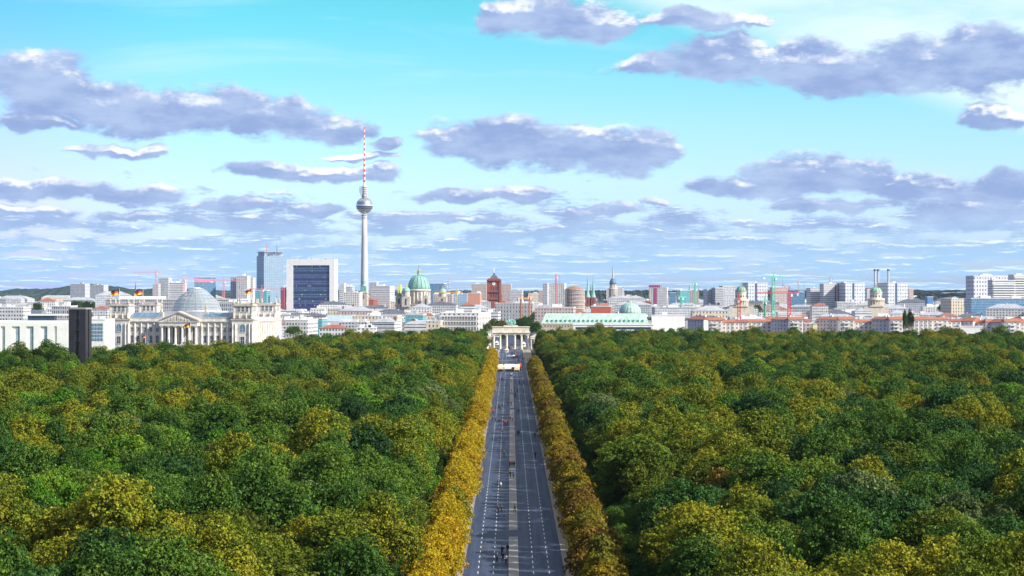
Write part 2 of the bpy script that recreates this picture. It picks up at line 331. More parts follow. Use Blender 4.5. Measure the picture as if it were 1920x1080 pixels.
# ------------------------------------------------------------------ trees
rng = np.random.default_rng(11)
def unit(a): return a/np.linalg.norm(a, axis=1, keepdims=True)
def crown_arrays(seed, Rad, H, z0, nl, nleaf, ls, flat=0.7, spray=0.0, cone=0.0, lobe=0.36):
    """leaf-spray faces spread through overlapping branch lobes of one crown"""
    g = np.random.default_rng(seed)
    d = g.normal(size=(nl*3, 3)); d[:,2] = d[:,2]*0.9+0.28; d = unit(d); d = d[d[:,2] > -0.45][:nl]
    rad = g.uniform(0.50, 0.86, len(d))
    hz = 0.5+0.5*d[:,2]
    sx = 1.0-cone*np.clip(hz*1.15-0.25, 0, 1)
    ang = np.arctan2(d[:,1], d[:,0]); wob = 1+0.14*np.sin(ang*2+g.uniform(0,6))+0.10*np.sin(ang*3+g.uniform(0,6))
    c = np.stack([d[:,0]*Rad*rad*sx*wob, d[:,1]*Rad*rad*sx*wob, z0+H/2+d[:,2]*H/2*rad], 1)
    lr = Rad*g.uniform(lobe*0.65, lobe*1.30, len(c))
    pts = []; nrm = []
    # every lobe carries sprays: small domed tufts of leaves with dark gaps between them
    tuft = ls*3.1; per = 13
    w = lr**2; cnt = np.maximum(6, (nleaf/per*w/w.sum()).astype(int))
    for i in range(len(c)):
        n = cnt[i]; q = g.normal(size=(n, 3)); q[:,2] += 0.4; q = unit(q+0.5*d[i]*g.uniform(0.2, 1, (n,1)))
        tc_ = c[i]+q*(lr[i]*g.uniform(0.72, 1.12, (n,1)))*np.array([1, 1, flat])
        s_ = g.uniform(0.6, 1.35, (n,1))*tuft
        tq = unit(g.normal(size=(n*per, 3))+np.repeat(q, per, 0)*0.9+np.array([0, 0, 0.35]))
        p_ = np.repeat(tc_, per, 0)+tq*np.repeat(s_, per, 0)*np.array([1, 1, 0.62+0.2*(1-spray)])
        pts.append(p_); nrm.append(tq)
    p = np.concatenate(pts); q = np.concatenate(nrm)
    # thin inner fill so that one does not see through
    m = nleaf//14; e = unit(g.normal(size=(m,3)))*(g.uniform(0.2, 0.75, (m,1))); pf = np.stack([e[:,0]*Rad*0.9, e[:,1]*Rad*0.9, z0+H/2+e[:,2]*H/2], 1)
    p = np.concatenate([p, pf]); q = np.concatenate([q, unit(e+1e-6)])
    nn = unit(q+g.normal(size=q.shape)*0.45+np.array([0, 0, spray]))
    t = unit(np.cross(nn, g.normal(size=nn.shape))); b = np.cross(nn, t)
    s = ls*g.uniform(0.6, 1.5, (len(p), 1)); as_ = g.uniform(0.45, 0.8, (len(p), 1))
    v = np.stack([p-t*s, p-b*s*as_+nn*s*0.25, p+t*s, p+b*s*as_+nn*s*0.12], 1).reshape(-1, 3)
    return v
def crown_mesh(name, mats, **k):
    v = crown_arrays(**k); n = len(v)//4
    me = bpy.data.meshes.new(name); me.vertices.add(len(v)); me.vertices.foreach_set('co', v.astype(np.float32).ravel())
    me.loops.add(n*4); me.loops.foreach_set('vertex_index', np.arange(n*4, dtype=np.int32))
    me.polygons.add(n); me.polygons.foreach_set('loop_start', np.arange(0, n*4, 4, dtype=np.int32)); me.update(calc_edges=True)
    me.materials.append(mats); return me
def trunk_mesh(name, m, h, r, Rad, ctop, seed, limbs=9):
    g = random.Random(seed); mb = MB()
    pts = [(0,0,0,r*1.5),(0,0,0.5,r),(g.uniform(-.2,.2),g.uniform(-.2,.2),h*0.5,r*0.8),(g.uniform(-.4,.4),g.uniform(-.4,.4),h,r*0.55),(g.uniform(-.6,.6),g.uniform(-.6,.6),ctop,r*0.15)]
    def tube(ps, n=6):
        vs = []
        for (x, y, z, rr_) in ps:
            for i in range(n): a = 2*PI*i/n; vs.append((x+rr_*math.cos(a), y+rr_*math.sin(a), z))
        mb.add(vs, [(j*n+i, j*n+(i+1)%n, (j+1)*n+(i+1)%n, (j+1)*n+i) for j in range(len(ps)-1) for i in range(n)]+[tuple((len(ps)-1)*n+i for i in range(n))])
    tube(pts)
    for k in range(limbs):
        a = 2*PI*k/limbs+g.uniform(-.3,.3); z = h*g.uniform(0.55, 1.1); L = Rad*g.uniform(0.45, 0.8)
        tube([(0,0,z,r*0.4),(math.cos(a)*L*0.5,math.sin(a)*L*0.5,z+L*0.45,r*0.28),(math.cos(a)*L,math.sin(a)*L,z+L*0.8,r*0.1)], 5)
    return mb.mesh(name, m, True)
m_bark = mat('bark', (0.10, 0.075, 0.055), 0.95, 0.3, 2.0)
# colour families of the autumn wood: (word, darker leaf, lighter leaf, weight left, weight right)
FAM = [('dark green', (0.012,0.042,0.010), (0.034,0.098,0.020), 17, 24, (0.05,0.115,0.012)),
       ('mid green', (0.030,0.075,0.010), (0.078,0.165,0.020), 24, 25, (0.12,0.17,0.012)),
       ('olive', (0.050,0.072,0.006), (0.122,0.150,0.010), 26, 24, (0.045,0.12,0.010)),
       ('bright green', (0.045,0.135,0.008), (0.110,0.240,0.018), 10, 6, (0.17,0.21,0.012)),
       ('golden yellow', (0.110,0.118,0.007), (0.250,0.240,0.012), 8, 6, (0.14,0.16,0.010)),
       ('yellow-green', (0.075,0.108,0.008), (0.165,0.210,0.014), 19, 16, (0.28,0.22,0.010)),
       ('russet brown', (0.075,0.055,0.009), (0.180,0.120,0.015), 3, 4, (0.09,0.11,0.010)),
       ('pale grey-green', (0.070,0.105,0.032), (0.150,0.195,0.065), 2, 3, (0.06,0.12,0.03))]
leafm = [leafmat('leaves_'+f[0].replace(' ', '_').replace('-', '_'), tuple(v*(.9 if i == 2 else 1.0) for i, v in enumerate(f[1])), f[2], 0.13, f[5], 0.5) for f in FAM]
SHAPES = [dict(Rad=5.6, H=9.5, z0=8.6, nl=40, nleaf=13500, ls=0.168, flat=0.75),
          dict(Rad=5.0, H=11.5, z0=8.6, nl=44, nleaf=13500, ls=0.160, flat=0.95, cone=0.35),
          dict(Rad=6.3, H=8.6, z0=8.4, nl=46, nleaf=13500, ls=0.172, flat=0.50, spray=0.6, lobe=0.30),
          dict(Rad=5.3, H=10.0, z0=8.8, nl=60, nleaf=13500, ls=0.160, flat=0.62, lobe=0.26, cone=0.2)]
VAR = []      # (mesh crown, family index, shape index)
for fi, f in enumerate(FAM):
    for k in range(3):
        si = (fi+k*3+k) % 4
        VAR.append((crown_mesh('crown', leafm[fi], seed=100+fi*7+k, **SHAPES[si]), fi, si))
trunks = [trunk_mesh('trunk', m_bark, 10, 0.32, s['Rad'], s['z0']+s['H']*0.85, 7+i) for i, s in enumerate(SHAPES)]
def copse(x, y):          # slow variation of colour through the wood
    return math.sin(x*0.031+1.3*math.sin(y*0.017))+math.sin(y*0.026+1.7+math.sin(x*0.02))
def far_edge(px):
    T_ = [(-100,1040),(60,1060),(200,1150),(420,1210),(530,1330),(600,1450),(760,1560),(890,1690),(915,1640),(957,1600),(1000,1650),(1030,1690),(1200,1640),(1400,1600),(1700,1560),(2050,1500)]
    for (a, da), (b, db) in zip(T_, T_[1:]):
        if px <= b: return da+(db-da)*(px-a)/(b-a)
    return T_[-1][1]
tr = random.Random(21)
pts = []
y = 222.0; row = 0
while y < 1700:
    sp = 7.9
    xm = 0.262*y+85
    x = -xm
    while x < xm:
        jx, jy = x+tr.uniform(-2.9, 2.9)+(row%2)*4, y+tr.uniform(-2.9, 2.9)
        x += sp
        if -18.4-max(0, min(3.0, (jy-1250)/60)) < jx < 23.2-max(0, min(2.0, (jy-1100)/60)): continue
        px = CX+(jx-CAMX)*F/jy
        if jy > far_edge(px)+tr.uniform(-22, 14): continue
        if jx < 0 and 662 < jy < 673 and jx > -46: continue
        if px > 1050 and 660 < jy < 666 and tr.random() < .3: continue
        pts.append((jx, jy))
    y += sp*0.93; row += 1
seeds_ = []
for i in range(2300):
    y = math.sqrt(tr.uniform(200**2, 1720**2)); x = tr.uniform(-0.27*y-25, 0.27*y+25); c = copse(x, y)
    w = [(f[3] if x < 0 else f[4])*math.exp((0.7 if k in (2, 4, 5, 6) else -0.55)*c) for k, f in enumerate(FAM)]
    seeds_.append((x, y, tr.choices(range(len(FAM)), w)[0], tr.uniform(0.8, 1.35)))
SX = np.array([s[0] for s in seeds_]); SY = np.array([s[1] for s in seeds_])
def pick(x, y):
    i = int(np.argmin((SX-x)**2+(SY-y)**2)) if tr.random() < .72 else tr.randrange(len(seeds_))
    return seeds_[i][2]*3+tr.randrange(3), seeds_[i][3]
info = []
for (x, y) in pts:
    big = tr.random() < 0.10
    vi, ps = pick(x, y); s = tr.uniform(0.74, 1.00)*(1.25 if big else 1.0)*(0.65+0.35*ps); sz = (s/.88)**0.5*tr.uniform(0.82, 1.13)*(1.0-0.10*min(1, max(0, (y-500)/900)))
    if x < 0 and x > -30 or 0 < x < 33: sz *= 0.95
    info.append([x, y, vi, s, sz, tr.uniform(0, 2*PI)])
def apparent(t): 
    x, y = t[0], t[1]; px = CX+(x-CAMX)*F/y
    top = HY+(CAMH-19*t[4])*F/y
    vis = 1.0 if -40 < px < 1960 and top < 1078 else 0.0
    return vis*t[3]/y
info.sort(key=lambda t: -apparent(t))
solo, mass = info[:300], info[300:]
for yy in range(230, 1690, 5):      # low dark trees added to blacken the shaded edges of the wood
    for xa in ((19.5, 23.5, 28.0) if yy < 900 else (21,)): mass.append([xa+tr.uniform(-1.2, 1.2), yy+tr.uniform(-2, 2), tr.choice([0, 1, 2, 3, 4, 5]), tr.uniform(.42, .6), tr.uniform(.28, .5)*(1 if xa < 22 else 1.3), tr.uniform(0, 6)])
    if yy < 900 and not 655 < yy < 680: mass.append([-18.5+tr.uniform(-1.2, 1), yy+tr.uniform(-2, 2), tr.choice([0, 1, 3, 4]), tr.uniform(.4, .55), tr.uniform(.25, .42), tr.uniform(0, 6)])
def place_tree(name, t, group, cat='tree'):
    x, y, vi, s, sz, rz = t; me, fi, si = VAR[vi]
    e = empty(name, (x, y, 0), rz); e.scale = (s, s, sz); tag(e, None, cat, group)
    link('crown', me, e); link('trunk', trunks[si], e); return e
# labels: wood, depth row, order outwards from the avenue
SZ = lambda s: 'large' if s > 1.12 else ('slender' if s < 0.88 else 'round')
for side, nm in ((-1, 'left'), (1, 'right')):
    L = [t for t in solo if (t[0] < 0) == (side < 0)]
    bands = {}
    for t in L: bands.setdefault(int((t[1]-215)//15), []).append(t)
    for bi, b in enumerate(sorted(bands)):
        cnt = {}
        for t in sorted(bands[b], key=lambda t: abs(t[0])):
            fi = VAR[t[2]][1]; key = (FAM[fi][0], SZ(t[3])); cnt[key] = cnt.get(key, 0)+1
            e = place_tree('forest_tree', t, 'autumn trees of the wood beside the avenue')
            e['label'] = '%s %s tree, %s of its kind from the avenue, %s row of %s wood' % (key[1], key[0], ordinal(cnt[key]), ordinal(bi+1), nm)
# every other tree of the wood: one mass
need = set(range(len(VAR))); src = {}
for o in COL.objects:
    if o.name.startswith('crown') and o.data:
        for i, (me, _, _) in enumerate(VAR):
            if o.data == me and i not in src: src[i] = o
def forest_mass(name, items):
    me = bpy.data.meshes.new(name); me.from_pydata([(t[0], t[1], 0) for t in items], [], [])
    for nm, typ in (('kind_id', 'INT'), ('turn', 'FLOAT')): me.attributes.new(nm, typ, 'POINT')
    me.attributes.new('size', 'FLOAT_VECTOR', 'POINT')
    me.attributes['kind_id'].data.foreach_set('value', [t[2] for t in items])
    me.attributes['turn'].data.foreach_set('value', [t[5] for t in items])
    me.attributes['size'].data.foreach_set('vector', [c for t in items for c in (t[3], t[3], t[4])])
    o = bpy.data.objects.new(name, me); COL.objects.link(o)
    ng = bpy.data.node_groups.new('forest', 'GeometryNodeTree')
    ng.interface.new_socket('Geometry', in_out='INPUT', socket_type='NodeSocketGeometry'); ng.interface.new_socket('Geometry', in_out='OUTPUT', socket_type='NodeSocketGeometry')
    N = ng.nodes; Lk = ng.links; gi = N.new('NodeGroupInput'); go = N.new('NodeGroupOutput'); jn = N.new('GeometryNodeJoinGeometry')
    def attr(nm, typ):
        a = N.new('GeometryNodeInputNamedAttribute'); a.data_type = typ; a.inputs[0].default_value = nm
        return [q for q in a.outputs if q.enabled and q.name == 'Attribute'][0]
    kid, turn, size = attr('kind_id', 'INT'), attr('turn', 'FLOAT'), attr('size', 'FLOAT_VECTOR')
    cxyz = N.new('ShaderNodeCombineXYZ'); Lk.new(turn, cxyz.inputs[2])
    def inst(obj, sel):
        oi = N.new('GeometryNodeObjectInfo'); oi.inputs[0].default_value = obj; oi.transform_space = 'ORIGINAL'; oi.inputs['As Instance'].default_value = True
        ip = N.new('GeometryNodeInstanceOnPoints'); Lk.new(gi.outputs[0], ip.inputs['Points']); Lk.new(oi.outputs['Geometry'], ip.inputs['Instance'])
        if sel is not None: Lk.new(sel, ip.inputs['Selection'])
        Lk.new(cxyz.outputs[0], ip.inputs['Rotation']); Lk.new(size, ip.inputs['Scale']); Lk.new(ip.outputs[0], jn.inputs[0])
    for i in sorted(src):
        cp = N.new('FunctionNodeCompare'); cp.data_type = 'INT'; cp.operation = 'EQUAL'
        ia = [q for q in cp.inputs if q.enabled and q.name in ('A', 'B')]
        Lk.new(kid, ia[0]); ia[1].default_value = i
        inst(src[i], cp.outputs[0])
    tro = [q for q in COL.objects if q.name.startswith('trunk')][0]
    inst(tro, None)
    Lk.new(jn.outputs[0], go.inputs[0])
    md = o.modifiers.new('forest', 'NODES'); md.node_group = ng
    return o
mass = [t for t in mass if t[2] in src]
print('TREES', len(solo), len(mass), 'variants', len(src), len(VAR))
tag(forest_mass('wood', mass), 'dense autumn wood of green, olive and golden crowns on both sides of the avenue', 'wood', kind='stuff')

# lindens of the avenue
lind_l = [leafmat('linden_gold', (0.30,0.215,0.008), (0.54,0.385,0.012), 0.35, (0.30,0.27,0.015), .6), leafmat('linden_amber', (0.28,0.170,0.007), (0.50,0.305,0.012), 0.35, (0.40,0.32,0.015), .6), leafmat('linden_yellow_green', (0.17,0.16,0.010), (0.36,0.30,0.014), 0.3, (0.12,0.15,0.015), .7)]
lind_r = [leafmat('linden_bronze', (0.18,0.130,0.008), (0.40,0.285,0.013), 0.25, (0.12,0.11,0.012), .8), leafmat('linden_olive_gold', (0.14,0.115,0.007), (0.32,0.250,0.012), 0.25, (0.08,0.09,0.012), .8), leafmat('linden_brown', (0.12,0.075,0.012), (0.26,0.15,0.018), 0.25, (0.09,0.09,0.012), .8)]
LS = dict(Rad=3.6, H=10.2, z0=2.2, nl=42, nleaf=7500, ls=0.17, flat=0.9, cone=0.55, lobe=0.34)
LS2 = dict(Rad=3.7, H=9.6, z0=2.2, nl=44, nleaf=7500, ls=0.17, flat=0.85, cone=0.40, lobe=0.32)
lm = {}
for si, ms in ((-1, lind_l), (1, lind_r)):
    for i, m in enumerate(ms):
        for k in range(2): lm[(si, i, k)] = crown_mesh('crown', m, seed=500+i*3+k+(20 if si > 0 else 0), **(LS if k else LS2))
ltr = trunk_mesh('trunk', m_bark, 4.0, 0.2, 3.5, 9.5, 77)
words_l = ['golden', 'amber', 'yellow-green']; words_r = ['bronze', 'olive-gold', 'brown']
lr = random.Random(4)
for side in (-1, 1):
    y = 262.0; k = 0
    while y < 1690:
        if side < 0 and 632 < y < 668: y += 36; continue
        if (side < 0 and y > 1380) or (side > 0 and y > 1190): break
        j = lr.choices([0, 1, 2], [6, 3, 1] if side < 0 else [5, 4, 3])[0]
        if side < 0 and y > 900 and lr.random() < .35: j = 1
        s = lr.uniform(0.92, 1.10)*(1.04 if side > 0 else 1.0)
        k += 1
        xx = (-11.9 if side < 0 else 12.7)+lr.uniform(-0.35, 0.35)
        e = empty('linden_tree', (xx, y+lr.uniform(-.8, .8), 0.18), lr.uniform(0, 6.28)); e.scale = (s, s, s*lr.uniform(0.92, 1.08))
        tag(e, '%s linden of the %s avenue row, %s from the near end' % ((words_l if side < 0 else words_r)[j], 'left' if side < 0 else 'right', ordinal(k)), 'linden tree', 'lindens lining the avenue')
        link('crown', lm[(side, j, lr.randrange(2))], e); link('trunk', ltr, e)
        y += lr.uniform(8.0, 9.4) if side < 0 else lr.uniform(7.8, 9.0)
# ------------------------------------------------------------------ city: materials
def M(n): return MATS[n]
stone = mat('pale_sandstone', (0.61, 0.575, 0.54), 0.85, 0.25, 0.25)
stone_d = mat('weathered_sandstone', (0.44, 0.40, 0.35), 0.9, 0.3, 0.25)
glass_d = mat('dark_glass', (0.035, 0.06, 0.10), 0.12, 0.4, 0.6, spec=0.6)
glass_b = mat('blue_glass', (0.10, 0.19, 0.30), 0.1, 0.3, 0.2, spec=0.7)
glass_p = mat('pale_glass', (0.36, 0.46, 0.54), 0.15, 0.35, 0.3, spec=0.6)
white = mat('white_render', (0.74, 0.73, 0.72), 0.8, 0.08, 0.2)
white_s = mat('white_steel', (0.78, 0.79, 0.80), 0.5, 0.1, 0.5)
grey_m = mat('grey_metal_roof', (0.36, 0.38, 0.42), 0.5, 0.25, 0.1)
grey_l = mat('pale_gravel_roof', (0.62, 0.62, 0.63), 0.9, 0.2, 0.08)
grey_k = mat('dark_slate_roof', (0.10, 0.115, 0.15), 0.7, 0.3, 0.2)
red_t = mat('red_clay_roof', (0.28, 0.11, 0.085), 0.8, 0.2, 0.3)
org_t = mat('orange_clay_roof', (0.36, 0.145, 0.09), 0.8, 0.18, 0.3)
copper = mat('green_copper', (0.24, 0.43, 0.37), 0.65, 0.22, 0.15)
copper_d = mat('dark_copper', (0.10, 0.29, 0.26), 0.6, 0.3, 0.3)
gold = mat('gilding', (0.72, 0.46, 0.12), 0.35, 0.1, 1.0, metal=0.8)
brick = mat('red_brick', (0.27, 0.085, 0.075), 0.85, 0.2, 0.5)
conc = mat('pale_concrete', (0.60, 0.58, 0.57), 0.8, 0.1, 0.05)
steel = mat('mirror_steel', (0.50, 0.53, 0.58), 0.28, 0.1, 0.3, metal=0.85)
granite = mat('dark_granite', (0.030, 0.026, 0.031), 0.35, 0.3, 0.3, spec=0.5)
red_p = mat('red_paint', (0.62, 0.05, 0.05), 0.5, 0.1, 1.0)
yel_p = mat('yellow_paint', (0.75, 0.45, 0.06), 0.5, 0.1, 1.0)
grn_p = mat('green_paint', (0.10, 0.50, 0.36), 0.5, 0.1, 1.0)
blk = mat('black_metal', (0.03, 0.03, 0.035), 0.5, 0.2, 1.0)
awn_w = mat('white_canvas', (0.85, 0.85, 0.82), 0.8, 0.06, 1.0)
awn_y = mat('pale_yellow_canvas', (0.78, 0.70, 0.46), 0.8, 0.08, 1.0)
awn_r = mat('red_canvas', (0.62, 0.06, 0.05), 0.8, 0.08, 1.0)
bronze = mat('bronze', (0.08, 0.07, 0.05), 0.5, 0.3, 3.0)
W1 = facade('white_panel_facade', (0.62, 0.61, 0.60), bay=3.6, fl=3.0, ww=0.5, wh=0.48)
W2 = facade('pale_office_facade', (0.55,0.55,0.56), bay=2.6, fl=3.5, ww=0.6, wh=0.5)
W3 = facade('cream_masonry_facade', (0.60, 0.53, 0.42), bay=3.4, fl=4.0, ww=0.36, wh=0.55)
W4 = facade('grey_slab_facade', (0.47, 0.49, 0.53), bay=3.0, fl=2.9, ww=0.55, wh=0.45)
W5 = facade('pink_masonry_facade', (0.50, 0.40, 0.37), bay=3.2, fl=3.4, ww=0.4, wh=0.5)
W6 = facade('band_window_facade', (0.60,0.60,0.61), bay=40, fl=3.3, ww=1.2, wh=0.30)
W7 = facade('stone_grey_facade', (0.36, 0.35, 0.36), bay=4.2, fl=5.5, ww=0.32, wh=0.6)
W8 = facade('brown_office_facade', (0.34, 0.27, 0.24), bay=3, fl=3.4, ww=0.5, wh=0.5)
W9 = facade('fin_office_facade', (0.42, 0.42, 0.44), bay=2.0, fl=4.0, ww=0.55, wh=0.62)
W10 = facade('square_window_facade', (0.54, 0.56, 0.60), bay=4.4, fl=5.8, ww=0.42, wh=0.38)
WB = facade('red_brick_facade', (0.26, 0.085, 0.08), bay=3.4, fl=5.0, ww=0.3, wh=0.55)
GB = glassmat('blue_curtain_wall', (0.08, 0.17, 0.28))
GP = glassmat('pale_curtain_wall', (0.22, 0.32, 0.42), panel=3.0, fl=3.2)
GT = glassmat('teal_curtain_wall', (0.08, 0.24, 0.28))
WALLC = {'white_panel_facade':'white','pale_office_facade':'pale grey','cream_masonry_facade':'cream','grey_slab_facade':'blue-grey','pink_masonry_facade':'pink','band_window_facade':'white banded','brown_office_facade':'brown','fin_office_facade':'grey finned'}
FOOT = []          # footprints of what stands in the city (x, y, radius)
rc = random.Random(77)
def place(name, label, cat, px0, px1, d, rot=-6.0, depth=20, group=None):
    W = (px1-px0)*d/F/max(0.3, math.cos(R(rot))); xm = WX((px0+px1)/2, d)
    e = empty(name, (xm, d, 0), R(rot), label, cat, group)
    n = max(1, int(W/18))
    for i in range(n+1):
        for j in (0.0, 0.5, 1.0):
            lx, ly = -W/2+W*i/n, depth*j; a = R(rot)
            FOOT.append((xm+lx*math.cos(a)-ly*math.sin(a), d+lx*math.sin(a)+ly*math.cos(a), 12))
    return e, W
def rooftop(e, W, depth, H, rd, m=None, n=None):
    n = rd.randint(1, 4) if n is None else n
    for i in range(n):
        w = rd.uniform(0.08, 0.28)*W; x = rd.uniform(-W/2+1, W/2-w-1); h = rd.uniform(1.8, 4.0); y = rd.uniform(2, max(2.5, depth*0.5)); dd = rd.uniform(4, max(4.5, depth*0.4))
        MB().box(x, x+w, y, min(depth-1, y+dd), H+0.35, H+0.35+h).build('rooftop_unit', m or rd.choice([white, grey_m, grey_l, white]), e)
def block(name, label, cat, px0, px1, ytop, d, depth=22, rot=-6, fm=None, roof='flat', rm=None, group=None, units=None, fins=0, bands=0, base=0):
    e, W = place(name, label, cat, px0, px1, d, rot, depth, group); H = WZ(ytop, d); fm = fm or W1; rm = rm or grey_l
    rd = random.Random(int(px0*7+d))
    MB().box(-W/2, W/2, 0, depth, 0, H).build('wall', fm, e)
    if roof == 'flat':
        t = 0.5
        mb = MB(); mb.box(-W/2-.25, W/2+.25, -.25, depth+.25, H+.003, H+.35); mb.box(-W/2-.25, W/2+.25, -.25, .2, H+.35, H+.9); mb.box(-W/2-.25, -W/2+.2, .2, depth+.25, H+.35, H+.9); mb.box(W/2-.2, W/2+.25, .2, depth+.25, H+.35, H+.9)
        mb.build('roof', rm, e); rooftop(e, W, depth, H, rd, None, units)
    elif roof == 'hip':
        h = min(W, depth)*0.20
        mb = MB(); (mb.hip if W > depth else mb.hipy)(-W/2, W/2, 0, depth, H+.003, H+h); r = mb.build('roof', rm, e)
        for i in range(rd.randint(1, 4)):
            x = rd.uniform(-W/2+3, W/2-3); y = rd.uniform(depth*.35, depth*.6); MB().box(x, x+1.6, y, y+1.2, H+h*.3, H+h+rd.uniform(.3, 1.4)).build('chimney', brick if rd.random() < .5 else white, e)
    if fins:
        for i in range(fins):
            x = -W/2+W*(i+0.5)/fins; MB().box(x-.35, x+.35, -.5, -0.003, 0, H).build('fin', white, e)
    if bands:
        fl = H/bands
        for i in range(bands):
            MB().box(-W/2+.6, W/2-.6, -.12, -0.003, fl*(i+.35), fl*(i+.8)).build('window_band', glass_d, e)
            MB().box(W/2+.003, W/2+.12, .6, depth-.6, fl*(i+.35), fl*(i+.8)).build('window_band', glass_d, e)
    return e, W, H
def crane(label, px, ytop, d, jl, jr, m, rot=0, w=2.0, ybase=None):
    """tower crane: lattice mast, jib to one side, short counter jib with ballast, cab, tie bars"""
    H = WZ(ytop, d); e = empty('tower_crane', (WX(px, d), d, 0), R(rot), label, 'tower crane', 'tower cranes over the city')
    k = 0.55
    mb = MB(); c = w/2
    for sx in (-c, c):
        for sy in (-c, c): mb.bar((sx, sy, 0), (sx, sy, H), k*0.8)
    z = 0; s = 1
    while z < H-w:
        for a, b in (((-c,-c),(c,-c)), ((c,-c),(c,c)), ((c,c),(-c,c)), ((-c,c),(-c,-c))):
            p, q = (a, b) if s > 0 else (b, a); mb.bar((p[0],p[1],z), (q[0],q[1],z+w*1.4), k*0.45)
        z += w*1.4; s = -s
    mb.build('mast', m, e)
    def jib(L):
        b = MB(); sg = 1 if L > 0 else -1; n = max(2, int(abs(L)/3)); 
        for yy, zz in ((-.6,0),(.6,0),(0,1.4)): b.bar((0,yy,H+zz), (L,yy,H+zz*0.6), k*0.7)
        for i in range(n):
            x0, x1 = L*i/n, L*(i+1)/n; b.bar((x0,-.6,H), ((x0+x1)/2,0,H+1.3), k*.4); b.bar(((x0+x1)/2,0,H+1.3), (x1,.6,H), k*.4)
        return b
    jib(jr).build('jib', m, e); jib(jl).build('counter_jib', m, e)
    cb = jl if abs(jl) < abs(jr) else jr
    MB().box(min(cb, cb*0.8), max(cb, cb*0.8), -.9, .9, H-2.2, H+.1).build('ballast', conc, e)
    MB().box(c, c+1.8, -1, 1, H-2.8, H-.5).build('cab', white_s, e)
    t = MB(); t.bar((0,0,H), (0,0,H+6), 0.7); t.bar((0,0,H+6), (jr*0.6,0,H+1), .2); t.bar((0,0,H+6), (jl*0.8,0,H+1), .2); t.build('tie_frame', m, e)
    xx = (jr if abs(jr) > abs(jl) else jl)*0.7
    h = MB(); h.bar((xx,0,H), (xx,0,H-9), .15); h.box(xx-.5, xx+.5, -.3, .3, H-10, H-9); h.build('hook', blk, e)
    return e
def flag(label, px, ytop, ybase, d, fw=7.0, ld=1):
    zt, zb = WZ(ytop, d), WZ(ybase, d); e = empty('flagpole', (WX(px, d), d, zb), 0, label, 'flagpole', 'flags on the domed parliament')
    MB().cyl(0, 0, 0, zt-zb, .22, .12, 8).build('pole', white_s, e)
    h = fw*0.62; f = bpy.data.objects.new('flag', None)
    mb = MB(); n = 8
    for s in range(3):
        mb.cur = s
        for i in range(n):
            xa, xb = -fw*i/n*ld, -fw*(i+1)/n*ld
            ya, yb = .5*math.sin(i*1.1), .5*math.sin((i+1)*1.1)
            da, db = -fw*.30*(i/n)**1.3, -fw*.30*((i+1)/n)**1.3
            z1, z0 = (zt-zb-.3)-h*s/3, (zt-zb-.3)-h*(s+1)/3
            mb.add([(xa,ya,z0+da),(xb,yb,z0+db),(xb,yb,z1+db),(xa,ya,z1+da),(xa,ya+.05,z0+da),(xb,yb+.05,z0+db),(xb,yb+.05,z1+db),(xa,ya+.05,z1+da)], [(0,1,2,3),(7,6,5,4)])
    mb.build('flag', [blk, red_p, mat('gold_cloth', (0.85, 0.55, 0.03), .8, .05)], e)
    return e
# window built once, copied as a child wherever it is needed
def winmesh(w, h, arch=False, frame=stone, glass=glass_d):
    mb = MB(); t = .28
    mb.box(-w/2-t, -w/2, -.30, .0, -t, h+t).box(w/2, w/2+t, -.30, 0, -t, h+t).box(-w/2, w/2, -.30, 0, -t, 0).box(-w/2-.2, w/2+.2, -.42, -.30, -t-.1, -t+.15)
    if arch:
        pts_ = [(w/2*math.cos(a), h+w/2*math.sin(a)) for a in [PI*i/8 for i in range(9)]]
        mb.prism([(-w/2-t, h+w/2+t), (w/2+t, h+w/2+t), (w/2+t, h)]+pts_+[(-w/2-t, h)], -.30, 0)
    else: mb.box(-w/2, w/2, -.30, 0, h, h+t)
    g = MB()
    g.box(-w/2, w/2, -.06, -.003, 0, h)
    if arch: g.prism(pts_, -.06, -.003)
    g.cur = 1; g.box(-.06, .06, -.10, -.06, 0, h+(w/2-.05 if arch else 0)); g.box(-w/2, w/2, -.10, -.062, h*.5-.06, h*.5+.06)
    return mb.mesh('window', frame), g.mesh('pane', [glass, white_s])
def put_window(wm, e, x, y, z, rz=0):
    o = link('window', wm[0], e, (x, y, z), rz); link('pane', wm[1], o); return o

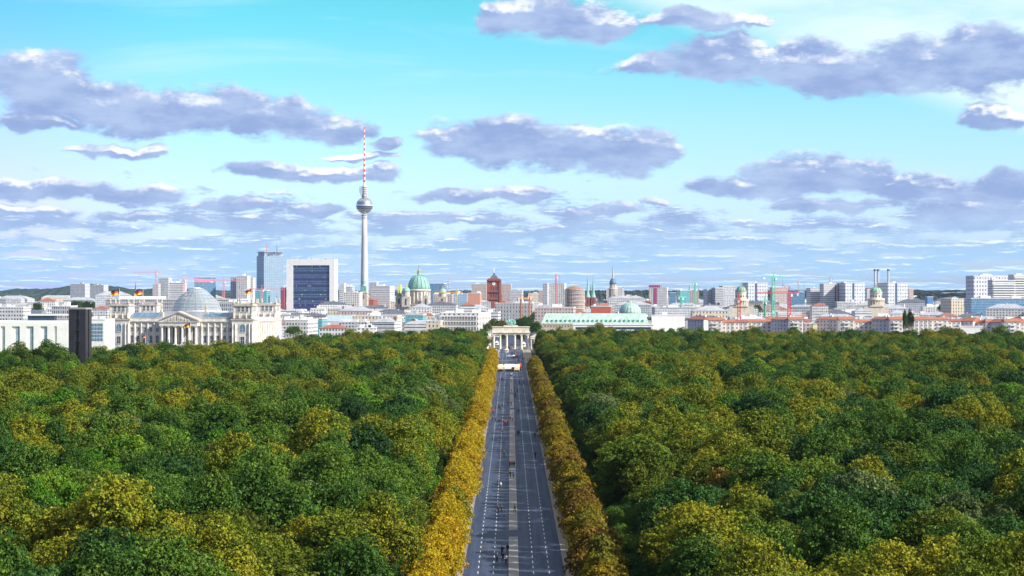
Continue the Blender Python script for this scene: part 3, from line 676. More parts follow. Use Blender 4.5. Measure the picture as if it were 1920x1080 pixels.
# ------------------------------------------------------------------ domed parliament with four corner towers
def parliament():
    d = 1790; sc = d/F; e = empty('parliament_building', (WX(338.5, d), d, 0), R(-7.8), 'long pale sandstone parliament with glass dome, columned portico and corner towers', 'parliament')
    for i in range(8):
        for j in range(6): FOOT.append((WX(338.5, d)-62+i*18, d-8+j*22, 18))
    Zc = WZ(601, d)     # top of the cornice
    mb = MB()
    mb.box(-62, 62, 2, 94, 0, Zc-2.0)
    mb.build('wall', stone, e)
    mb = MB(); mb.box(-62.6, 62.6, 1.4, 94.6, Zc-2.0, Zc-1.0); mb.box(-63.4, 63.4, .6, 95.4, Zc-1.0, Zc-.2); mb.box(-62.2, 62.2, 1.8, 94.2, Zc-.2, Zc+1.4); mb.build('cornice', stone, e)
    mb = MB(); mb.box(-63.2, 63.2, .8, 95.2, 0, 3.6); mb.build('plinth', stone_d, e)
    mb = MB(); mb.box(-60, 60, 5, 92, Zc+1.4, Zc+2.2); mb.build('roof', grey_l, e)
    # corner towers
    wt = winmesh(2.2, 4.2)
    wb = winmesh(4.6, 4.0, True, glass=glass_b); wdoor = winmesh(3.4, 6.2)
    for sx in (-1, 1):
        for back in (0, 1):
            cx = sx*53.5; y0 = 0 if not back else 80; zt = WZ(570.5, d)
            mb = MB(); mb.box(cx-9.2, cx+9.2, y0-.6, y0+17, 0, Zc+0.2); mb.box(cx-8.0, cx+8.0, y0+.8, y0+15.6, Zc+.2, zt-1.6)
            for a in (-8.4, 7.2):
                for b in (y0+.4, y0+14.8): mb.box(cx+a, cx+a+1.2, b, b+1.2, Zc+.2, zt-1.6)
            t = mb.build('corner_tower', stone, e)
            mb = MB(); mb.box(cx-9.8, cx+9.8, y0-1.2, y0+17.6, Zc+.2, Zc+1.6); mb.box(cx-8.9, cx+8.9, y0-.1, y0+16.5, zt-1.6, zt-.7); mb.box(cx-8.2, cx+8.2, y0+.6, y0+15.8, zt-.7, zt+.5); mb.build('tower_cornice', stone_d, t)
            for k in (-3.6, 0, 3.6): put_window(wt, t, cx+k, y0+.8, WZ(584.5, d))
            if sx > 0:
                for k in (4.5, 8, 11.5): put_window(wt, t, cx+8.0, y0+k, WZ(584.5, d), PI/2)
            if not back:
                put_window(wb, t, cx, y0-.6, WZ(622, d)); put_window(wdoor, t, cx, y0-.6, WZ(645, d))
                for k in (-8.4, -5.9, 5.9, 8.4):
                    MB().cyl(cx+k, y0-1.1, 3.6, Zc-2.5, .75, .62, 10).build('half_column', stone, t)
            rd = random.Random(int(cx)+back)
            for a, b in ((-8.0, 1), (8.0, 1), (-8.0, 15), (8.0, 15)):   # figures on the tower corners
                s_ = MB(); s_.lathe([(1.0,zt+.5),(1.0,zt+1.5),(.5,zt+1.6),(.75,zt+2.8),(.55,zt+3.8),(.2,zt+4.1),(.33,zt+4.5),(.1,zt+4.9)], 8, cx+a, y0+b); s_.build('statue', stone_d, t, smooth=True)
            for a in (-7.5, -3, 3, 7.5):
                s_ = MB(); s_.lathe([(1.1,Zc+1.6),(1.1,Zc+2.6),(.6,Zc+2.8),(1.0,Zc+4.2),(.6,Zc+5.4),(.2,Zc+5.8),(.35,Zc+6.2),(.1,Zc+6.7)], 8, cx+a, y0-.4); s_.build('statue', stone_d, t, smooth=True)
    # wings with two storeys of windows between half columns
    wl = winmesh(2.3, 5.2, True); wu = winmesh(2.1, 3.2)
    up = MB()
    for sx in (-1, 1):
        for i in range(5):
            x = sx*(20.6+i*5.6)
            put_window(wl, e, x, 2, WZ(643, d)); o = put_window(wu, e, x, 2, WZ(622, d))
            hb = MB(); hb.prism([(-2.0, 4.1), (2.0, 4.1), (0, 5.3)], -.7, 0); hb.build('pediment', stone, o)
        for i in range(6):
            x = sx*(17.8+i*5.6); MB().cyl(x, 1.6, 3.6, Zc-2.2, .85, .70, 10).build('half_column', stone, e)
        for i in range(5):      # sky-lights over the wings
            x = sx*(18.5+i*5.2); b = MB(); b.prismx([(4, Zc+2.2), (4, Zc+3.2), (11, Zc+6.6), (11, Zc+2.2)], x, x+4.9) if sx > 0 else b.prismx([(4, Zc+2.2), (4, Zc+3.2), (11, Zc+6.6), (11, Zc+2.2)], x-4.9, x)
            b.build('skylight', glass_b, e)
        b = MB()
        for i in range(28): b.box(sx*(17.5+i)-.2, sx*(17.5+i)+.2, 1.9, 2.3, Zc+1.4, Zc+2.6)
        b.box(min(sx*17,sx*46), max(sx*17,sx*46), 1.8, 2.4, Zc+2.6, Zc+2.95); b.build('balustrade', stone, e)
    # south side (towards the avenue)
    for i in range(10):
        y = 22+i*5.8; put_window(wl, e, 62, y, WZ(643, d), PI/2); put_window(wu, e, 62, y, WZ(622, d), PI/2)
        MB().cyl(62.9, y-2.9, 3.6, Zc-2.2, .95, .8, 10).build('half_column', stone, e)
    # portico
    p = MB(); p.box(-16.5, 16.5, -5.4, -4.6, 3.6, 4.2).box(-16.5, 16.5, -7.2, 2, 0, 3.6)
    for k in range(6): p.box(-17.5-k*.0, 17.5, -9.6-k*0.8, -7.2-k*.8, 0, 3.2-k*.5)
    p.build('portico_steps', stone_d, e)
    zk = WZ(611, d)
    for i in range(6):
        x = -14.6+i*5.84; c = MB(); c.cyl(x, -5.2, 4.6, zk-.8, 1.12, .92, 14); c.box(x-1.3, x+1.3, -6.5, -3.9, 3.6, 4.6); c.box(x-1.25, x+1.25, -6.45, -3.95, zk-.8, zk); c.build('column', stone, e)
    p = MB(); p.box(-16.6, 16.6, -6.6, 1.9, zk, WZ(604, d)); p.box(-17.3, 17.3, -7.3, 1.9, WZ(604, d), WZ(602.6, d)); p.build('entablature', stone, e)
    p = MB(); z0, z1 = WZ(602.6, d), WZ(586.5, d); p.prism([(-17.3, z0), (17.3, z0), (0, z1)], -6.3, 3); p.build('gable', stone, e)
    p = MB(); p.prism([(-17.9, z0), (0, z1+.2), (17.9, z0), (17.9, z0+1.1), (0, z1+1.5), (-17.9, z0+1.1)], -7.3, 4); p.build('gable_roof', stone_d, e)
    rd = random.Random(3); p = MB()
    for i in range(26):
        x = rd.uniform(-12, 12); hmax = (z1-z0)*(1-abs(x)/17.3)-1.6
        if hmax > .6: p.lathe([(.5, z0+.2), (.7, z0+hmax*.5), (.35, z0+hmax*.85), (.2, z0+hmax)], 6, x, -6.4)
    p.build('gable_relief', stone_d, e)
    for i in range(5):
        x = -11.68+i*5.84; MB().box(x-1.5, x+1.5, 1.9, 1.995, 4, zk-1.5).build('portico_window', glass_d, e)
    for sx in (-1, 1):      # chimney-like pylons beside the dome
        s_ = MB(); s_.box(sx*19.5-1.8, sx*19.5+1.8, 8, 11.6, Zc+1.4, Zc+7); s_.lathe([(1.5,Zc+7),(1.2,Zc+9),(.5,Zc+9.4),(1.0,Zc+11),(.4,Zc+13),(.15,Zc+15)], 8, sx*19.5, 9.8); s_.build('pylon', stone_d, e)
    # dome
    cy = 48; zb = WZ(581, d+48); zt = WZ(541, d+48); Rb = 21.0
    hh = [0, .07, .14, .21, .28, .35, .42, .49, .56, .63, .70, .77, .84, .91, 1.0]
    prof = [(Rb*float(np.interp(t, [0, .35, .6, .82, 1.0], [1.0, .88, .69, .47, .24])), zb+(zt-zb)*t) for t in hh]
    MB().box(-22, 22, 26, 70, Zc+2.2, zb-1.0).build('dome_base', grey_m, e)
    MB().lathe([(21, zb-1.0), (21, zb)], 32, 0, cy).build('dome_ring', white_s, e)
    dg = bpy.data.materials.new('dome_glass'); dg.use_nodes = True; T = NT(dg.node_tree)
    b = T.n('ShaderNodeBsdfPrincipled', Base_Color=(0.55,0.62,0.68,1), Roughness=0.12, Specular_IOR_Level=0.6); tb = T.n('ShaderNodeBsdfTransparent', Color=(0.85,0.92,0.96,1)); mx = T.n('ShaderNodeMixShader', Fac=0.30)
    T.t.links.new(tb.outputs[0], mx.inputs[1]); T.t.links.new(b.outputs[0], mx.inputs[2]); T.n('ShaderNodeOutputMaterial', Surface=mx.outputs[0])
    dome = MB().lathe([(r*.985, z) for r, z in prof], 32, 0, cy).build('dome', dg, e)
    r_ = MB()
    for i, (r, z) in enumerate(prof):
        r_.lathe([(r+.25, z-.16), (r+.35, z), (r+.25, z+.16), (r-.1, z+.16), (r-.1, z-.16)], 32, 0, cy, close=False)
    for k in range(24):
        a = 2*PI*k/24
        for (r0, z0_), (r1, z1_) in zip(prof, prof[1:]): r_.bar((r0*math.cos(a), cy+r0*math.sin(a), z0_), (r1*math.cos(a), cy+r1*math.sin(a), z1_), .16)
    r_.build('dome_rib', mat('dome_steel', (.52,.55,.58), .5, .1, .5), dome)
    rp = MB(); n = 90; pv = None      # spiral ramp and mirrored cone inside
    for i in range(n+1):
        a = 4*PI*i/n; h = zb+1+(zt-zb-4)*i/n; r = .9*Rb*float(np.interp((h-zb)/(zt-zb), [0, .35, .6, .82, 1.0], [1.0, .88, .69, .47, .24]))
        q = (r*math.cos(a), cy+r*math.sin(a), h)
        if pv: rp.bar(pv, q, .45)
        pv = q
    rp.build('ramp', MATS['dome_steel'], dome)
    MB().lathe([(1.2, zb), (1.6, zb+6), (3.8, zt-4)], 16, 0, cy).build('mirror_cone', steel, dome)
    MB().lathe([(3.6, zt-.2), (3.6, zt+.5), (2.5, zt+.9)], 20, 0, cy).build('dome_cap', white_s, dome)
    flag('black red and gold flag on the left front tower of the parliament', 224, 541, 570, d+8, 7.2)
    flag('black red and gold flag between left tower and dome of the parliament', 268, 541, 570, d+82, 7.2)
    flag('black red and gold flag over the right tower, beside the pink crane', 472, 541, 570, d+8, 5.6)
    flag('limp black red and gold flag hanging before the portico of the parliament', 357, 605, 646, d-16, 5.0)
    flag('yellow flag on a pole before the left wing windows of the parliament', 273, 628, 652, d-18, 3.0)
parliament()
# ------------------------------------------------------------------ carillon tower
def carillon():
    d = 950; e = empty('carillon_tower', (WX(144.5, d), d, 0), R(-8), 'dark granite bell tower of four piers rising from the trees left of the parliament', 'bell tower')
    H = WZ(580, d); w = 3.9
    for sx in (-1, 1):
        for sy in (0, 1):
            x0 = sx*w if sx < 0 else .75; MB().box(-w if sx < 0 else 1.0, -1.0 if sx < 0 else w, 0 if not sy else 4.9, 3.3 if not sy else 8.2, 0, H).build('pier', granite, e)
    c = MB(); 
    for z in (8, 14, 20, 26, 31, 36): c.box(-1.2, 1.2, .9, 7.4, z, z+.8)
    c.build('cross_beam', granite, e)
    b = MB(); rd = random.Random(2)
    for z in (28.6, 29.8, 33.6, 34.6):
        for x in (-.4, .4): b.lathe([(.38, z), (.3, z+.3), (.2, z+.6), (.05, z+.7)], 8, x, 1.5)
    b.build('bell', bronze, e)
    MB().box(-w-.2, w+.2, -.2, 8.4, H+.003, H+.7).build('roof', mat('grey_lid', (.30,.29,.30), .6), e)
    MB().box(-.5, .5, 1, 2, 15.5, 17.2).build('lamp_box', white_s, e)
carillon()
# ------------------------------------------------------------------ white hall with tall slots (left edge)
def slot_hall():
    d = 1520; e, W = place('white_hall', 'long white hall with tall paired slots at the left edge of the photo', 'hall', -70, 150, d, -2, 14)
    H = WZ(604, d)
    def X(px): return (px-40)*d/F
    MB().box(-W/2, W/2, 1.2, 14, 0, H).build('wall', white, e)
    MB().box(-W/2-.6, W/2+.6, .3, 14.6, H+.003, H+1.2).build('roof', white_s, e)
    MB().box(X(50), X(100), 3, 10, H+1.2, H+4.6).build('roof_pavilion', glass_d, e); MB().box(X(46), X(149), 2, 12, H+4.6, H+5.6).build('pavilion_roof', white, e)
    edges = [-70, -52, -46, -28, -22, 1, 9, 22, 37, 49, 63, 76, 89, 102, 107, 150]
    for a, b in zip(edges[0::2], edges[1::2]): MB().box(X(a), X(b), 0, 1.197, 0, H-3.0).build('pier', white, e)
    MB().box(-W/2, W/2, 0, 1.197, H-3.0, H-.003).build('lintel', white, e)
    for a, b in zip(edges[1:-1:2], edges[2::2]):
        m = (a+b)/2; MB().box(X(m)+.4, X(b)-.1, .9, 1.19, 0, H-3.6).build('window', glass_p, e)
slot_hall()
def glass_office():
    e, W, H = block('office_building', 'white office with a gridded glass wall between bell tower and parliament', 'office', 163, 197, 600, 1700, 30, -4, white, units=1)
    x0, x1 = -W/2+1.0, W/2-1.5
    for i in range(7):
        for j in range(5):
            z = 9+i*2.9; x = x0+(x1-x0)*j/5
            if z < 23: MB().box(x+.15, x+(x1-x0)/5-.25, -.15, -.003, z, z+2.4).build('window', glass_b, e)
glass_office()
# ------------------------------------------------------------------ stone gate at the end of the avenue
def gate():
    d = GATE_Y; e = empty('city_gate', (WX(957.8, d), d, 0), 0, 'pale sandstone gate with fluted columns and flat attic closing the avenue', 'gate')
    za, zr, zt = WZ(627, d), WZ(623.4, d), WZ(612.4, d)
    xs = [-14.2, -8.9, -3.4, 3.4, 8.9, 14.2]
    st = mat('gate_sandstone', (0.70, 0.63, 0.52), .85, .25, .3)
    for x in xs:
        for y in (0, 10):
            c = MB(); c.cyl(x, y, .9, za-.9, .95, .78, 16); c.cyl(x, y, .06, .9, 1.15, 1.05, 16); c.box(x-1.1, x+1.1, y-1.1, y+1.1, za-.9, za); c.build('column', st, e)
        MB().box(x-.8, x+.8, 1.6, 8.4, 0, za).build('pier', st, e)
    m = MB(); m.box(-15.6, 15.6, -1.3, 11.3, za, zr-.4); m.box(-16.3, 16.3, -2, 12, zr-.4, zr+.4); m.build('entablature', st, e)
    m = MB(); m.box(-15.4, 15.4, -.9, 10.9, zr+.4, zt-.5); m.box(-15.9, 15.9, -1.4, 11.4, zt-.5, zt); m.box(-6, 6, -.4, 10.4, zt, zt+.9); m.build('attic', mat('gate_attic', (0.62,0.57,0.47), .85, .25, .3), e)
    m = MB(); rd = random.Random(1)
    for i in range(15): m.box(-14.6+i*2.0, -13.4+i*2.0, -1.38, -1.303, za+.2, zr-.6)
    m.build('frieze', mat('gate_relief', (0.45,0.38,0.28), .9, .3, .5), e)
    for sx in (-1, 1):      # side porticoes
        m = MB(); m.box(sx*21-4.6, sx*21+4.6, -3, 12, 8.6, 10.2); m.prism([(sx*21-5.0, 10.2), (sx*21+5.0, 10.2), (sx*21, 12.6)], -3.3, 12.2)
        m.box(sx*21-2.8, sx*21+2.8, 1, 11, 0, 8.6)
        m.build('side_portico', st, e)
        for k in (-4, -1.4, 1.4, 4): MB().cyl(sx*21+k, -2.2, .06, 8.6, .5, .42, 10).build('column', st, e)
    q = empty('quadriga', (WX(957.8, d), d+5, zt+.9), PI, 'green copper four-horse chariot on top of the stone gate', 'statue')
    quad = mat('bright_verdigris', (.26,.62,.52), .6, .2, .5); q.scale = (1.25,)*3
    for k in range(4):      # horses
        x = -2.7+k*1.8; h = MB(); rr_ = random.Random(k)
        h.lathe([(.05,0),(.42,.12),(.55,.7),(.48,1.5),(.52,2.1),(.3,2.5),(.05,2.6)], 10)
        body = [(vx+x, -(vz-1.3)*1.0, 2.05+vy) for vx, vy, vz in h.v]; h.v = body
        h.bar((x,-1.0,2.2), (x,-1.7,3.3), .5); h.bar((x,-1.6,3.35), (x,-2.2,3.0), .36); h.bar((x,-1.55,3.4), (x,-1.5,3.65), .12)
        for yy, f in ((-.9, -.5), (-.7, .1), (.9, .3), (1.1, -.1)):
            h.bar((x+(.2 if f > 0 else -.2), yy, 1.8), (x+(.2 if f > 0 else -.2), yy+f*.5, 1.0), .24); h.bar((x+(.2 if f > 0 else -.2), yy+f*.5, 1.05), (x+(.2 if f > 0 else -.2), yy+f*.2, 0), .16)
        h.bar((x,1.3,2.3), (x,1.7,1.3), .2)
        h.build('horse', quad, q, smooth=True)
    c = MB(); c.box(-1.2, 1.2, 2.2, 3.8, .8, 1.1); c.box(-1.2, 1.2, 2.1, 2.25, 1.1, 2.3); c.box(-1.25, -1.1, 2.2, 3.6, 1.1, 2.0); c.box(1.1, 1.25, 2.2, 3.6, 1.1, 2.0); c.bar((0,2.2,1.0),(0,.5,1.6),.15); c.build('chariot', quad, q)
    for sx in (-1, 1):
        w = MB(); vs = MB().cyl(0, 0, 0, .14, .8, .8, 16); w.v = [(sx*1.35+z, 3.0+x, .8+y) for x, y, z in vs.v]; w.f = vs.f; w.mi = vs.mi; w.build('wheel', quad, q)
    f = MB(); f.lathe([(.65,1.1),(.45,2.4),(.5,3.0),(.55,3.6),(.2,3.9),(.28,4.2),(.22,4.5),(.05,4.6)], 10, 0, 3.0); f.bar((-.5,3,3.5),(-.9,2.2,3.7),.2); f.bar((.5,3,3.5),(1.1,2.6,4.2),.2); f.bar((1.1,2.6,2.2),(1.1,2.6,5.8),.09); f.box(.75,1.45,2.55,2.65,5.4,6.1)
    f.add([(.3,3.3,3.5),(1.9,3.9,4.3),(1.2,3.8,2.2),(.3,3.45,3.5),(1.9,4.0,4.3),(1.2,3.9,2.2)],[(0,1,2),(5,4,3),(0,3,4,1),(1,4,5,2),(2,5,3,0)])
    f.add([(-.3,3.3,3.5),(-1.9,3.9,4.3),(-1.2,3.8,2.2),(-.3,3.45,3.5),(-1.9,4.0,4.3),(-1.2,3.9,2.2)],[(2,1,0),(3,4,5),(1,4,3,0),(2,5,4,1),(0,3,5,2)])
    f.build('charioteer', quad, q, smooth=True)
gate()
# ------------------------------------------------------------------ television tower
def tv_tower():
    d = 4080; e = empty('television_tower', (WX(683.3, d), d, 0), 0, 'tall concrete television tower with steel sphere and red and white mast', 'television tower'); FOOT.append((WX(683.3,d), d, 25))
    z = lambda py: WZ(py, d)
    MB().lathe([(16, 0), (10.5, 12), (8.2, 30), (7.2, 60), (6.3, 100), (5.4, 150), (4.7, z(402))], 32).build('shaft', mat('tower_concrete', (.50,.47,.46), .8, .08, .03), e, smooth=True)
    m = MB(); 
    for py in (404.5, 409): m.lathe([(4.7, z(py)-1), (5.7, z(py)), (5.7, z(py)+1.6), (4.7, z(py)+2.2)], 32)
    m.build('collar', grey_m, e)
    zc = z(385.3); r = 15.8
    sph = MB().lathe([(max(.2, r*math.sin(t)), zc-r*math.cos(t)) for t in [PI*i/18 for i in range(19)]], 36).build('sphere', steel, e)
    for dz in (-2.6, -5.4):
        rr_ = math.sqrt(r*r-dz*dz); MB().lathe([(rr_+.15, zc+dz-1.0), (rr_+.35, zc+dz), (rr_+.15, zc+dz+1.0)], 36, close=False).build('window_band', glass_d, sph)
    MB().lathe([(r+.25, zc-.5), (r+.5, zc), (r+.25, zc+.5)], 36, close=False).build('rail', white_s, sph)
    MB().lathe([(5.0, z(371)), (5.0, z(364)), (3.6, z(363)), (3.6, z(349)), (2.2, z(347))], 20).build('antenna_drum', mat('drum_grey', (.42,.42,.46), .6), e)
    m = MB()
    for py in (368, 364.5, 361, 357.5, 354, 350.5): m.lathe([(6.6, z(py)), (6.6, z(py)+.9)], 20)
    m.build('platform', white_s, e)
    m = MB()
    for a in range(8): m.bar((7.2*math.cos(a*PI/4), 7.2*math.sin(a*PI/4), z(368)), (6.4*math.cos(a*PI/4), 6.4*math.sin(a*PI/4), z(349)), .5)
    m.bar((-8.6,0,z(350)),(-8.6,0,z(362)),1.2)
    m.build('antenna', grey_m, e)
    n = 22; wp = mat('white_paint', (.8,.8,.8), .5, .05)
    for i in range(n):
        a, b = z(347)+(361-z(347))*i/n, z(347)+(361-z(347))*(i+1)/n; rad = lambda q: 2.0-1.35*(q-z(347))/(361-z(347))
        MB().cyl(0, 0, a, b, rad(a), rad(b), 12).build('mast_section', wp if i % 2 == 0 else red_p, e)
tv_tower()
# ------------------------------------------------------------------ cathedral, town hall and other towers
def dome_profile(r, z0, h, n=9, p=1.0): return [(max(.3, r*math.cos(PI/2*i/n)**p), z0+h*math.sin(PI/2*i/n)) for i in range(n+1)]
def ribs(r, z0, h, cx, cy, k, m, par, w=.5, p=1.0):
    mb = MB()
    for j in range(k):
        a = 2*PI*j/k; P_ = dome_profile(r*1.01, z0, h, 8, p)
        for (r0, a0), (r1, a1) in zip(P_, P_[1:]): mb.bar((cx+r0*math.cos(a), cy+r0*math.sin(a), a0), (cx+r1*math.cos(a), cy+r1*math.sin(a), a1), w)
    return mb.build('dome_rib', m, par)
def cathedral():
    d = 3300; z = lambda py: WZ(py, d); e = empty('cathedral', (WX(783.5, d), d, 0), R(-6), 'cathedral with large green copper dome, gold lantern and four smaller domed towers', 'cathedral')
    for i in range(5):
        for j in range(5): FOOT.append((WX(783.5,d)-36+i*18, d-25+j*18, 14))
    MB().box(-34, 34, -12, 45, 0, z(571)).build('wall', W7, e)
    MB().box(-35, 35, -13, 46, z(571)+.003, z(570)).build('cornice', stone_d, e)
    cy = 12
    dr = MB().lathe([(16.5, z(571)), (16.5, z(544.5))], 24, 0, cy).build('drum', stone_d, e)
    for k in range(20):
        a = 2*PI*k/20; MB().cyl(17.1*math.cos(a), cy+17.1*math.sin(a), z(569), z(547), .8, .7, 8).build('column', stone, dr)
    MB().lathe([(18.4, z(545)), (18.4, z(543)), (17.2, z(542))], 32, 0, cy).build('drum_cornice', stone, e)
    do = MB().lathe(dome_profile(17.0, z(542), z(515)-z(542), 10, .85), 36, 0, cy).build('dome', copper, e, smooth=True)
    ribs(17.0, z(542), z(515)-z(542), 0, cy, 16, copper_d, do, .7, .85)
    ln = MB().lathe([(3.0, z(515.5)), (2.7, z(510)), (3.1, z(509.6)), (1.9, z(506)), (.9, z(504)), (.5, z(500))], 14, 0, cy).build('lantern', copper, e)
    MB().lathe([(.2, z(501)), (1.1, z(499.5)), (.2, z(498.6))], 10, 0, cy).bar((0,cy,z(499)),(0,cy,z(496.5)),.45).bar((-1,cy,z(497.6)),(1,cy,z(497.6)),.4).build('gold_cross', gold, ln)
    MB().lathe([(2.9, z(511)), (3.05, z(508)), (2.2, z(506.5))], 14, 0, cy).build('gold_collar', gold, ln)
    for px, y0, top, r in ((763.5, -10, 537, 6.0), (832, -10, 540, 6.2), (743, 30, 548, 5.0), (801, -12, 552, 3.4)):
        x = (px-783.5)*d/F; tt = MB()
        tt.box(x-r*1.05, x+r*1.05, y0-r, y0+r, z(575), z(556)); tt.lathe([(r*.95, z(556)), (r*.95, z(top+10))], 16, x, y0)
        t = tt.build('corner_tower', stone_d, e)
        MB().lathe(dome_profile(r, z(top+10), z(top+1)-z(top+10), 7, .85), 16, x, y0).build('small_dome', copper if top < 548 else copper_d, t, smooth=True)
        MB().lathe([(.9, z(top+1)), (.6, z(top-2)), (.1, z(top-4))], 8, x, y0).build('finial', gold, t)
        MB().box(x-1.3, x+1.3, y0-r-.15, y0-r-.003, z(572), z(560)).build('tower_window', glass_d, t)
cathedral()
def town_hall():
    d = 3900; z = lambda py: WZ(py, d); e = empty('town_hall', (WX(926, d), d, 0), R(-4), 'red brick town hall with square clock tower and slate pyramid cap', 'town hall')
    for i in range(5): FOOT.append((WX(926,d)-36+i*18, d+8, 18))
    MB().box(-22, 44, 0, 45, 0, z(570)).build('wall', WB, e); MB().hip(-22, 44, 0, 45, z(570)+.003, z(567), 12).build('roof', red_t, e)
    w = 11.0; t = MB(); t.box(-w+1, w-1, -3, 17, 0, z(545)); 
    for sx in (-1, 1):
        for y in (-4, 14.5): t.box(sx*w-1.6, sx*w+1.6, y, y+3.2, 0, z(526))
    t.box(-w+1.2, w-1.2, -2.6, 16.6, z(545), z(526.5)); tw = t.build('clock_tower', brick, e)
    t = MB(); t.box(-w-1.2, w+1.2, -5, 19, z(548), z(547)); t.box(-w-1.8, w+1.8, -5.5, 19.5, z(526.5), z(524)); t.box(-w-.8, w+.8, -4.6, 18.6, z(562),z(561)); t.build('tower_cornice', mat('dark_brick', (.26,.08,.07), .85), tw)
    ca = MB(); ca.box(-w+.5, w-.5, -3.4, 17.4, z(524), z(522)); ca.build('clock_stage', brick, tw)
    def clock(rot):
        c = MB(); c.lathe([(3.1, 0), (3.1, .3)], 20); c.v = [(x, -zz, y) for x, y, zz in c.v]
        return c
    fx = MB().lathe([(3.0, 0), (3.0, .4)], 20)
    f1 = MB(); f1.v = [(x, -3.0-zz, z(532)+y) for x, y, zz in fx.v]; f1.f = fx.f; f1.mi = fx.mi; c1 = f1.build('clock_face', white, tw)
    MB().bar((0,-3.55,z(532)),(0,-3.55,z(532)+2.4),.3).bar((0,-3.55,z(532)),(1.6,-3.55,z(532)+.4),.3).build('clock_hands', blk, c1)
    f2 = MB(); f2.v = [(w-1.2+zz+.2, 7+x, z(532)+y) for x, y, zz in fx.v]; f2.f = fx.f; f2.mi = fx.mi; f2.build('clock_face', white, tw)
    for x in (-4.5, 0, 4.5): MB().box(x-1.1, x+1.1, -3.2, -2.99 , z(557), z(549)).build('tower_window', glass_d, tw)
    for x in (-4.5, 0, 4.5): MB().box(x-.9, x+.9, -2.8, -2.603 , z(544), z(538)).build('tower_window', glass_d, tw)
    MB().lathe([(10.6, z(522)), (6.5, z(517.5)), (3, z(515.5)), (2.4, z(513)), (.6, z(511))], 4, 0, 7).build('tower_roof', grey_k, tw)
    p = MB(); p.cyl(0, 7, z(513), z(502), .5, .3, 8); p.box(-2.0, -.1, 6.95, 7.05, z(506.5), z(503.5)); p.build('flagstaff', white_s, tw)
town_hall()
def spire(name, label, px, ytip, yeave, ybase, d, w, m_s, m_t, cat='church', n=8, naves=True):
    z = lambda py: WZ(py, d); e = empty(name, (WX(px, d), d, 0), R(-6), label, cat); FOOT.append((WX(px,d), d+6, 16))
    MB().box(-w, w, -w, w, 0, z(yeave)).build('tower', m_t, e)
    MB().lathe([(w*1.25, z(yeave)), (w*.62, z(yeave)+(z(ytip)-z(yeave))*.22), (w*.3, z(yeave)+(z(ytip)-z(yeave))*.6), (.15, z(ytip))], n).build('spire', m_s, e)
    MB().lathe([(.05, z(ytip)-1.6), (.5, z(ytip)-.8), (.05, z(ytip))], 6).bar((0,0,z(ytip)-.5),(0,0,z(ytip)+2),.25).build('finial', gold, e)
    if naves: MB().box(-w*2, w*2, w, w*2+22, 0, z(ybase)).hipy(-w*2, w*2, w, w*2+22, z(ybase)+.003, z(ybase)+5).build('nave', m_t, e)
    return e
# church with green baroque spire standing in front of the television tower
def st_mary():
    d = 3850; z = lambda py: WZ(py, d); e = empty('church', (WX(682.5, d), d, 0), R(-6), 'church tower with pale green lantern spire at the foot of the television tower', 'church'); FOOT.append((WX(682.5,d), d, 16))
    MB().box(-7, 7, -7, 7, 0, z(549)).build('tower', stone_d, e)
    MB().box(-7.6, 7.6, -7.6, 7.6, z(549)+.003, z(547.5)).build('cornice', stone, e)
    s = MB(); s.box(-4.6, 4.6, -4.6, 4.6, z(547.5), z(537)); s.lathe([(5.6, z(537)), (5.6, z(536)), (3.2, z(533)), (3.2, z(527)), (3.8, z(526.6)), (2.0, z(524)), (1.2, z(519)), (.2, z(513))], 8); s.build('lantern_spire', copper, e)
    for x in (-2.6, 2.6): MB().box(x-1, x+1, -4.72, -4.6, z(546), z(539)).build('louvre', copper_d, e)
    MB().box(-1.8, 1.8, -7.15, -7.003, z(560), z(553)).build('window', brick, e)
    MB().box(-16, 16, 7, 50, 0, z(563)).hipy(-16, 16, 7, 50, z(563)+.003, z(557)).build('nave', brick, e)
st_mary()
spire('church', 'dark slate church spire close behind the brick clock tower', 937, 524, 553, 566, 4300, 4.5, grey_k, brick)
e = spire('church', 'dark slim church spire between the two flags left of the dome', 254, 527, 549, 560, 5200, 3.2, grey_k, stone_d)
for px, lb in ((1102, 'left of the twin green church spires'), (1112.3, 'right of the twin green church spires')):
    pass
def twin():
    d = 3800; z = lambda py: WZ(py, d); e = empty('church', (WX(1107.3, d), d, 0), R(-4), 'red brick church with twin needle spires of green copper', 'church'); FOOT.append((WX(1107.3,d), d+8, 22))
    MB().box(-9, 9, -3, 28, 0, z(558)).build('nave', brick, e)
    for sx, tip in ((-1, 517), (1, 515)):
        x = sx*4.9; t = MB().box(x-3.6, x+3.6, -5, 2.2, 0, z(557.5)).build('tower', brick, e)
        MB().lathe([(4.9, z(557.5)), (3.0, z(550)), (2.1, z(541)), (.15, z(tip))], 8, x, -1.4).build('spire', copper, t)
        MB().box(x-.9, x+.9, -5.15, -5.003, z(570), z(561)).build('louvre', glass_d, t)
    MB().lathe([(2.0, z(557)), (1.2, z(548)), (.2, z(534))], 6, 0, 12).build('roof_spire', grey_k, e)
twin()
